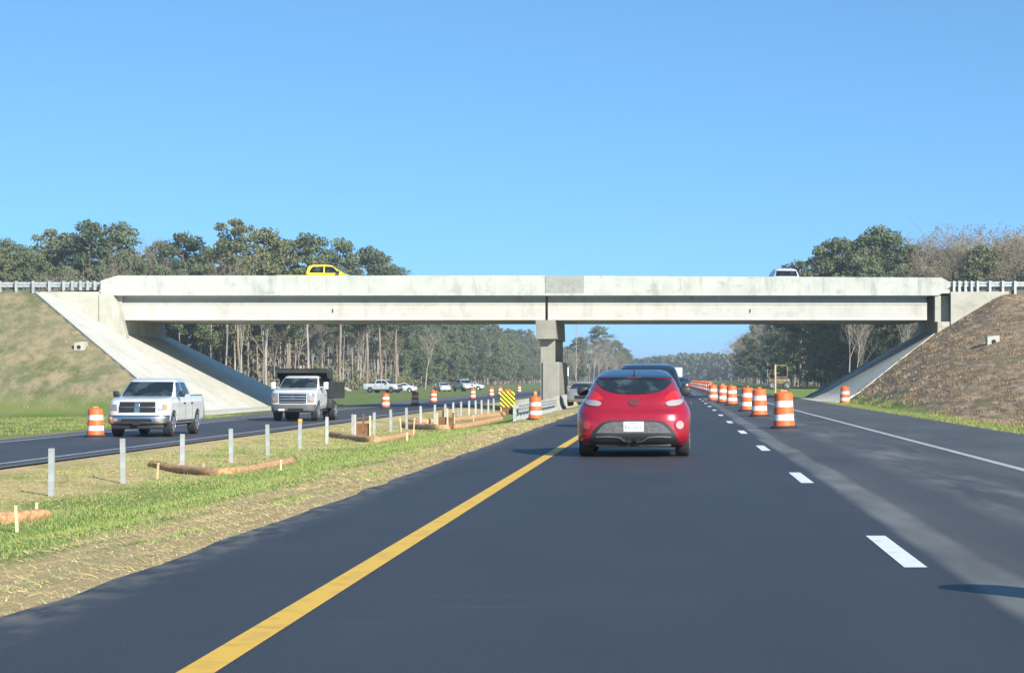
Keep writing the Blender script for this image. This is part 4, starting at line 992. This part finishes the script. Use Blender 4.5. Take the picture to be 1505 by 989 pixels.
def bare_proto(seed, H=20, spread=.5, bark=M_barkg, bud=M_bud, nb=900, forks=True, base=.35):
    r = random.Random(seed); segs = []; tips = []
    def grow(p, d, L, rr, lv):
        q = p + d * L; segs.append((tuple(p), tuple(q), rr, rr * .68))
        if lv == 0: tips.append(tuple(q)); return
        if lv <= 2: tips.append(tuple(p + d * L * .6))
        for k in range(3 if lv > 1 else 4):
            nd = (d + Vector((r.gauss(0, spread), r.gauss(0, spread), r.uniform(-.05, .35)))).normalized(); grow(q if k < 2 else p + d * L * r.uniform(.4, .9), nd, L * r.uniform(.55, .8), rr * .58, lv - 1)
    d0 = Vector((r.uniform(-.06, .06), r.uniform(-.06, .06), 1)).normalized()
    p = Vector((0, 0, 0)); q = d0 * H * base; segs.append((tuple(p), tuple(q), .22, .17))
    for k in range(4):
        nd = (d0 + Vector((r.gauss(0, spread * .7), r.gauss(0, spread * .7), .3))).normalized(); grow(q if k else q, nd, H * (1 - base) * .36, .11, 4)
    V, Fc = stems(segs, 3); V[:, 2] *= H / V[:, 2].max(); tr = rawmesh('trunk', V, Fc, bark)
    T = np.array(tips); T[:, 2] *= min(1, H / T[:, 2].max())
    idx = nr.integers(0, len(T), nb // 6); V, Fc = leafquads(T[idx], np.full(len(idx), .55), 6, .10, 1); cr = rawmesh('crown', V, Fc, bud)
    return tr, cr
def bush_proto(seed, H, R0, lm):
    r = random.Random(seed); cl = []; rad = []; segs = []
    for i in range(16):
        a = r.uniform(0, 6.28); q = R0 * math.sqrt(r.random()); z = H * r.uniform(.25, .9) * (1 - .5 * (q / R0) ** 2); cl.append((q * math.cos(a), q * math.sin(a), z)); rad.append(r.uniform(.5, .95)); segs.append(((0, 0, 0), cl[-1], .05, .02))
    V, Fc = stems(segs, 4); tr = rawmesh('trunk', V, Fc, M_barkg); V, Fc = leafquads(cl, rad, 60, .17, .9); return tr, rawmesh('crown', V, Fc, lm)
PR = {
 'pine': [pine_proto(1, 25, .50, 4.6, 28, M_pine1), pine_proto(2, 26, .55, 4.0, 24, M_pine2, M_bark, .03), pine_proto(3, 24, .45, 5.0, 32, M_pine3), pine_proto(4, 25, .60, 4.4, 24, M_pine1, M_barkp, -.03), pine_proto(5, 23, .40, 4.0, 30, M_pine2, M_barkp)],
 'bushy': [pine_proto(11, 20, .12, 4.6, 46, M_pine3), pine_proto(12, 18, .10, 4.0, 42, M_pine1), pine_proto(13, 21, .20, 4.6, 44, M_pine2)],
 'bare': [bare_proto(21, 20, .42, M_barkg, M_bud, 2000), bare_proto(22, 22, .36, M_barkp), bare_proto(23, 18, .5, M_barkg, M_budg, 1600), bare_proto(24, 21, .34, M_barkp, M_bud, 2600)],
 'bush': [bush_proto(31, 3.2, 2.6, M_brush), bush_proto(32, 4.5, 2.6, M_budg), bush_proto(33, 2.6, 2.4, M_pine3)],
}
NM = {'pine': ('pine_tree', 'pine tree'), 'bushy': ('evergreen_tree', 'evergreen tree'), 'bare': ('bare_tree', 'bare tree'), 'bush': ('bush', 'bush')}
def plant(kind, v, x, y, s, label, group, rz=None, sx=1.0, zoff=0.0):
    tr, cr = PR[kind][v % len(PR[kind])]
    o = bpy.data.objects.new(NM[kind][0], None); COL.objects.link(o); o.location = (x, y, gz(x, y) - .1 + zoff); o.scale = (s * sx, s * sx, s); o.rotation_euler = (0, 0, rnd.uniform(0, 6.28) if rz is None else rz)
    for nm, me in (('trunk', tr), ('crown', cr)):
        c = bpy.data.objects.new(nm, me); COL.objects.link(c); c.parent = o
    tag(o, label, NM[kind][1], group); return o
def plantpx(kind, v, px, top, Y, label, group, sx=1.0):
    """a tree at depth Y whose top reaches the given height in the photograph"""
    H = {'pine': (25, 26, 24, 25, 23), 'bushy': (20, 18, 21), 'bare': (20, 22, 18, 21)}[kind][v % len(PR[kind])]
    x = (px - 990) * Y / F; h = EYE + (556 - top) * Y / F - gz(x, Y); return plant(kind, v, x, Y, h / H, label, group, None, sx)
# skyline trees above the overpass on the left
sky_l = [(4, 352, 345, 0, 'pine cut by the left edge of the picture'), (38, 362, 352, 3, 'lower pine second from the left edge'), (70, 336, 340, 1, 'pine with a gappy crown third from the left edge'), (108, 345, 350, 2, 'dense pine left of the broad one'), (132, 326, 335, 2, 'broad round topped pine, tallest near the left end'),
         (172, 328, 338, 0, 'pine right of the broad round topped one'), (232, 354, 350, 1, 'olive pine left of the round crowned pine'), (268, 343, 345, 2, 'round crowned pine in the middle of the left wood'), (318, 360, 352, 3, 'low pine just left of the tallest pine'), (352, 321, 335, 1, 'tallest pine of the left wood, above the dump truck'),
         (392, 337, 345, 4, 'flat topped pine right of the tallest pine'), (425, 355, 372, 0, 'low dark pine left of the yellow pickup'), (452, 345, 350, 3, 'gappy pine behind the yellow pickup'), (500, 353, 385, 0, 'rounded pine right of the yellow pickup'), (540, 364, 405, 2, 'last large pine before the open sky'), (560, 368, 430, 1, 'small pine at the right end of the left skyline'), (582, 392, 470, 0, 'lowest pine ending the left skyline')]
for px, top, Y, v, lab in sky_l: plantpx('pine', v, px, top, Y, lab, None)
for px, top, Y, v, lab in ((205, 340, 338, 1, 'pale bare tree in the gap between two left pines'), (222, 350, 345, 3, 'thinner bare tree in the left skyline gap'), (330, 372, 330, 0, 'bare tree below the tallest pine'), (150, 368, 330, 2, 'bare tree before the broad left pine')):
    plantpx('bare', v, px, top, Y, lab, None, 1.0)
# the left wood: front edge facing us at Y~320 and its flank running along the road
n = 0
for row in range(3):
    for i in range(24):
        x = -66 - i * 3.0 + rnd.uniform(-1.3, 1.3) - row * 1.2; y = 334 + row * 9 + rnd.uniform(-3, 3)
        px = 990 + x * F / y
        plant('pine', rnd.choice((3, 4, 0, 1, 3)), x, y, rnd.uniform(.74, .86), 'slender pine in the front rows of the left wood', 'pines in the front of the left wood', None, .8)
for i in range(110):
    y = 345 + 900 * (i / 90) ** 1.35 + rnd.uniform(-3, 3); x = -63.5 - abs(rnd.gauss(0, 5)); cap = 1.0 if y < 480 else .97
    plant('pine', rnd.randrange(5), x, y, rnd.uniform(.78, .97) * cap, 'pine on the flank of the left wood beyond the parked cars', 'pines on the flank of the left wood', None, .85)
for i in range(34):
    y = 520 + 560 * (i / 34) ** 1.2; x = -60.5 - abs(rnd.gauss(0, 3))
    plant('bushy', rnd.randrange(3), x, y, rnd.uniform(.75, 1.05), 'bushy green evergreen on the edge of the left wood near the pier', 'evergreens on the edge of the left wood')
for i in range(44):
    if i < 20: x = -64 - rnd.random() * 62; y = 326 + rnd.random() * 8
    else: y = 340 + (i - 20) * 17 + rnd.uniform(-4, 4); x = -61.5 - rnd.random() * 4
    plant('bare', rnd.randrange(4), x, y, rnd.uniform(.6, .95), 'leafless tree at the front of the left wood', 'leafless trees of the left wood', None, .9)
plantpx('bare', 1, 625, 478, 425, 'pale leaning bare tree before the green end of the left wood', None, 1.2)
for i in range(26):
    x = -63 - rnd.random() * 65; y = 322 + rnd.random() * 8
    if i > 13: y = 335 + (i - 13) * 22; x = -60 - rnd.random() * 3
    plant('bush', rnd.randrange(3), x, y, rnd.uniform(.7, 1.3), 'brushy bush at the foot of the left wood', 'bushes at the foot of the left wood')
# trees right of the pier, seen under the bridge
for px, top, Y, v, k_, lab in ((836, 508, 760, 1, 'bare', 'bare brown tree just right of the pier'), (850, 496, 800, 1, 'bushy', 'olive tree right of the pier under the overpass'), (862, 490, 820, 3, 'bare', 'bare tree between the pier and the tall far pine'), (880, 479, 840, 0, 'pine', 'tall far pine seen under the overpass above the red car'), (893, 488, 830, 2, 'bare', 'bare tree beside the tall far pine, right of it'),
                            (872, 505, 780, 0, 'bare', 'low bare tree below the tall far pine'), (905, 500, 900, 2, 'bushy', 'green tree sloping down from the tall far pine'), (918, 512, 1000, 0, 'bushy', 'small green tree left of the far hill'), (846, 520, 700, 2, 'bare', 'low brown tree right of the concrete barrier')):
    plantpx(k_, v, px, top, Y, lab, None, 1.25)
for i in range(26):
    px = 828 + 82 * rnd.random(); Y = 760 + 260 * rnd.random()
    plantpx(rnd.choice(('bare', 'bare', 'bushy')), rnd.randrange(4), px, 508 + 22 * rnd.random(), Y, 'tree in the far clump between the pier and the red car', 'trees of the far clump', 1.1)
# the right wood
sky_r = [(1176, 384, 395, 2, 'pine', 'leftmost small pine above the right end of the parapet'), (1206, 370, 375, 1, 'pine', 'second pine from the left above the parapet, at the white suv'), (1232, 378, 365, 0, 'pine', 'low pine between two taller right pines'), (1270, 352, 345, 2, 'pine', 'pine left of the tallest right pine'), (1288, 334, 335, 0, 'pine', 'tallest pine of the right wood'), (1312, 345, 332, 3, 'pine', 'pine right of the tallest right pine'),
         (1338, 362, 330, 2, 'pine', 'last pine before the bare right trees'), (1368, 322, 330, 1, 'bare', 'tall wispy bare tree, left of the round brown one'), (1392, 330, 338, 3, 'bare', 'wispy bare tree left of the round brown crown'), (1420, 338, 330, 2, 'bare', 'round brown budding tree on the right'), (1440, 330, 326, 0, 'bare', 'brown budding tree second of the right group'), (1448, 368, 352, 3, 'pine', 'olive pine behind the brown right trees'), (1470, 336, 328, 3, 'bare', 'pale bare tree near the right edge'), (1490, 322, 332, 1, 'bare', 'wispy bare tree by the right edge'), (1507, 330, 335, 0, 'bare', 'bare tree cut by the right edge of the picture'), (1478, 366, 345, 1, 'pine', 'olive pine near the right edge')]
for px, top, Y, v, k_, lab in sky_r: plantpx(k_, v, px, top, Y, lab, None, 1.15)
for i in range(66):
    px = 1345 + 175 * rnd.random(); plantpx('bare', rnd.randrange(4), px, 336 + 48 * rnd.random(), 322 + 25 * rnd.random(), 'brown bare tree behind the right guardrail', 'bare trees behind the right guardrail', 1.15)
for i in range(44):
    x = 27 + rnd.random() * 26; y = 318 + rnd.random() * 34
    plant('bushy' if i % 2 else 'pine', rnd.randrange(3), x, y, rnd.uniform(.68, .86), 'dark evergreen in the front of the right wood', 'evergreens in the front of the right wood')
for i in range(64):
    y = 330 + 640 * (i / 64) ** 1.3; x = 23.5 + abs(rnd.gauss(0, 4)) + max(0, (y - 500)) * .004
    k_ = ('bushy', 'pine', 'bare')[i % 3] if y < 560 else ('bare', 'bushy', 'bare')[i % 3]
    plant(k_, rnd.randrange(5), x, y, rnd.uniform(.78, .95), 'tree on the flank of the right wood beyond the barrels', 'trees on the flank of the right wood', None, 1.1)
for i in range(18):
    x = 24 + rnd.random() * 26; y = 312 + rnd.random() * 6
    plant('bare', rnd.randrange(4), x, y, rnd.uniform(.4, .7), 'small bare tree at the foot of the right wood', 'small bare trees at the foot of the right wood')
# undergrowth and deep wood behind the front rows: nobody could count it
def thicket(name, boxes, label, lm, sz=.5, sm=M_bark):
    Vs = []; Fs = []; k = 0; sg = []
    for (x0, x1, y0, y1, z1, n, ns) in boxes:
        P_ = np.column_stack([nr.uniform(x0, x1, n), nr.uniform(y0, y1, n), -1 + (z1 + 1) * nr.random(n) ** 1.25]); V, Fc = leafquads(P_, np.full(n, 1.2), 3, sz, .8)
        Vs.append(V); Fs.append(Fc + k); k += len(V)
        for i in range(ns):
            x = nr.uniform(x0, x1); y = nr.uniform(y0, y1); h = z1 * nr.uniform(.7, 1.5); sg.append(((x, y, -1), (x + nr.normal() * .5, y, h), nr.uniform(.08, .2), .05))
    V, Fc = stems(sg, 4); me = rawmesh(name, np.vstack(Vs + [V]), np.vstack(Fs + [Fc + k]), lm); me.materials.append(sm)
    mi = np.zeros(len(me.polygons), np.int32); mi[k // 4:] = 1; me.polygons.foreach_set('material_index', mi)
    o = link(name, me); tag(o, label, 'undergrowth', None, 'stuff'); return o
thicket('undergrowth', [(-160, -66, 348, 368, 13, 8200, 420), (-76, -65, 345, 1250, 11, 7200, 700)], 'brown and grey undergrowth filling the left wood between its trunks', M_brush, .6, M_barkp)
thicket('undergrowth', [(30, 90, 350, 362, 14, 4200, 120), (29, 40, 350, 980, 12, 4200, 150)], 'dark undergrowth filling the right wood between its trunks', M_pine3, .6)
def farwood(name, x0, x1, y, top, n, label):
    x = nr.uniform(x0, x1, n); yy = y + nr.uniform(-60, 60, n)
    hh = np.array([top(a) for a in x]) * (1 + .10 * np.array([noise.noise(Vector((a * .06, 0, 5))) + .7 * noise.noise(Vector((a * .25, 0, 9))) for a in x]))
    z = hh * nr.random(n) ** .6
    V, Fc = leafquads(np.column_stack([x, yy, z]), np.full(n, 2.2), 4, 1.6, .8); o = link(name, rawmesh(name, V, Fc, M_farwood)); tag(o, label, 'far wood', None, 'stuff')
farwood('far_wood', -62, 60, 1500, lambda x: 15 + 1.5 * math.sin(x * .07), 6500, 'low far wood closing the road at the horizon')
farwood('far_wood', -110, 60, 2500, lambda x: 24 + 3 * math.sin(x * .05 + 1) , 7500, 'bluish wooded rise behind the far trees at the horizon')
farwood('far_wood', -1200, -100, 1250, lambda x: 21, 9000, 'far wood behind the left trees along the horizon')
farwood('far_wood', 60, 900, 1250, lambda x: 21, 6000, 'far wood behind the right trees along the horizon')
# pole and wires beyond the overpass
t = empty('utility_pole', ((847 - 990) * 520 / F, 520, -.5), 0, 'thin utility pole rising right of the pier under the overpass', 'pole')
MB().tube((0, 0, 0), (0, 0, 18), .11, .07, 8).build('pole_shaft', M_barkg, t, 40); MB().box(-1, 1, -.06, .06, 16.6, 16.75).build('crossarm', M_barkg, t, None)

# ------------------------------------------------------------------ grass and straw on the near verge
def blades(name, n, test, hlo, hhi, wd, m, label, flat=False):
    y = 9.5 + 80 * nr.random(n) ** 1.9; x = -3.66 - 9.9 * nr.random(n)
    keep = np.array([test(a, b_) for a, b_ in zip(x, y)]) & ((x * F / y + 990) > -60); x = x[keep]; y = y[keep]
    z = np.array([gz(a, b_) + .05 * noise.noise(Vector((a * .6, b_ * .25, 3))) * (1 if a < -4.2 else 0) for a, b_ in zip(x, y)]) - .012
    k = len(x); sc = (1 + y / 45); h = nr.uniform(hlo, hhi, k) * (1 + y / 90); w_ = wd * sc * nr.uniform(.6, 1.3, k)
    a = nr.uniform(0, 6.28, k); ln = nr.normal(0, .45, (k, 2)) * h[:, None]
    if flat: ln = np.column_stack([np.cos(nr.uniform(0, 6.28, k)), np.sin(nr.uniform(0, 6.28, k))]) * h[:, None]; hz = h * nr.uniform(.02, .22, k)
    else: hz = h
    dx = np.cos(a) * w_; dy = np.sin(a) * w_
    V = np.stack([np.column_stack([x - dx, y - dy, z]), np.column_stack([x + dx, y + dy, z]), np.column_stack([x + ln[:, 0], y + ln[:, 1], z + .012 + hz])], 1).reshape(-1, 3)
    o = link(name, rawmesh(name, V, np.arange(len(V)).reshape(-1, 3), m)); tag(o, label, 'grass', None, 'stuff')
def gtest(x, y):
    v = noise.noise(Vector((x * .5, y * .25, 7))); v2 = noise.noise(Vector((x * .9, y * .4, 21)))
    g_ = .95 * max(0, 1 - abs(x + 8.3 + v * 1.6) / 2.2); e = .7 * max(0, 1 - abs(x + 4.9 + .6 * v) / .45) * (noise.noise(Vector((x, y * .3, 2))) > .18)
    far_ = (.16 + 1.1 * max(0, v2)) if x < -9.3 else 0
    return rnd.random() < max(g_, e, far_, .015 + .35 * max(0, v2 - .2))
M_blade = mat('grass_blades', (0.165, 0.27, 0.06), 0.8, c2=(0.29, 0.33, 0.10), scale=1.2, mixlo=.35, mixhi=.65, spec=.2)
M_straw = mat('straw_bits', (0.68, 0.52, 0.27), 0.85, c2=(0.48, 0.35, 0.17), scale=1.5, mixlo=.35, mixhi=.65, spec=.2)
blades('grass', 230000, gtest, .018, .05, .0045, M_blade, 'short green grass on the median verge')
blades('dry_straw', 170000, lambda x, y: rnd.random() < .35 + .75 * max(0, noise.noise(Vector((x * .7, y * .3, 11))) + .35), .05, .14, .006, M_straw, 'dry straw mulch scattered over the median verge', True)

def tufts(name, n, x0, x1, y0, y1, hlo, hhi, wd, m, label, test):
    x = nr.uniform(x0, x1, n); y = nr.uniform(y0, y1, n); z = np.array([gz(a, b_) for a, b_ in zip(x, y)])
    kp = np.array([test(a, b_, c) for a, b_, c in zip(x, y, z)]); x, y, z = x[kp], y[kp], z[kp]; k = len(x)
    nb = 5; x = np.repeat(x, nb) + nr.normal(0, .07, k * nb); y = np.repeat(y, nb) + nr.normal(0, .07, k * nb); z = np.repeat(z, nb) - .05; k *= nb
    h = nr.uniform(hlo, hhi, k); a = nr.uniform(0, 6.28, k); w_ = wd * nr.uniform(.6, 1.4, k); ln = nr.normal(0, .5, (k, 2)) * h[:, None]
    dx = np.cos(a) * w_; dy = np.sin(a) * w_
    V = np.stack([np.column_stack([x - dx, y - dy, z]), np.column_stack([x + dx, y + dy, z]), np.column_stack([x + ln[:, 0], y + ln[:, 1], z + .05 + h])], 1).reshape(-1, 3)
    o = link(name, rawmesh(name, V, np.arange(len(V)).reshape(-1, 3), m)); tag(o, label, 'grass', None, 'stuff')
def cl(x, y, f, q): return noise.noise(Vector((x * f, y * f * .5, q)))
M_db = mat('dead_grass', (0.36, 0.27, 0.17), 0.9, c2=(0.19, 0.135, 0.085), scale=1.6, mixlo=.42, mixhi=.58, spec=.1, stretch=(1, .3, 1))
M_ol = mat('olive_grass', (0.21, 0.21, 0.09), 0.9, c2=(0.34, 0.28, 0.16), scale=0.5, mixlo=.42, mixhi=.6, spec=.1, stretch=(1, .5, 1))
M_lu = mat('lush_grass', (0.17, 0.23, 0.055), 0.9, c2=(0.27, 0.27, 0.11), scale=0.8, spec=.1)
def offR(x, y): return not (y > 123 and x < 17.3 and planeR(x) < CREST and (x < 8.9 + max(0, y - 124) * .5))
def offL(x, y): return y < 120 or x < -27 - (y - 120.4) * .83 or (x > -24.5)
tufts('dead_grass', 42000, 10.2, 26, 58, 139, .03, .11, .018, M_db, 'dead brown grass and clods on the right bank', lambda x, y, z: offR(x, y) and rnd.random() < .35 + 1.3 * cl(x, y, .9, 3))
tufts('bank_grass', 26000, -62, -23, 62, 135.6, .03, .13, .022, M_ol, 'olive and tan grass on the left bank', lambda x, y, z: offL(x, y) and z > -.45 and rnd.random() < .35 + 1.2 * cl(x, y, .6, 8))
tufts('green_grass', 16000, 8.15, 11.2, 40, 122, .04, .11, .018, M_lu, 'bright green grass strip along the right shoulder', lambda x, y, z: rnd.random() < 1.15 - (x - 8.1) * .5 + cl(x, y, .5, 1))
tufts('green_grass', 16000, -40, -22.6, 50, 118, .04, .12, .02, M_lu, 'green grass at the foot of the left bank', lambda x, y, z: z < -.3 and rnd.random() < .45 + 1.2 * cl(x, y, .35, 2) + (x + 31) * .03)
# thin spring haze over the whole place
M_hz = bpy.data.materials.new('haze'); M_hz.use_nodes = True; t_ = M_hz.node_tree; t_.nodes.clear()
pv = t_.nodes.new('ShaderNodeVolumePrincipled'); pv.inputs['Color'].default_value = (0.86, 0.93, 0.98, 1); pv.inputs['Density'].default_value = 0.00028; setp(pv, 'Anisotropy', 0.2)
oo = t_.nodes.new('ShaderNodeOutputMaterial'); t_.links.new(pv.outputs[0], oo.inputs['Volume'])
hz = MB().box(-3900, 3900, -190, 10800, -2.2, 48).build('haze', M_hz, None, None); tag(hz, kind='stuff')
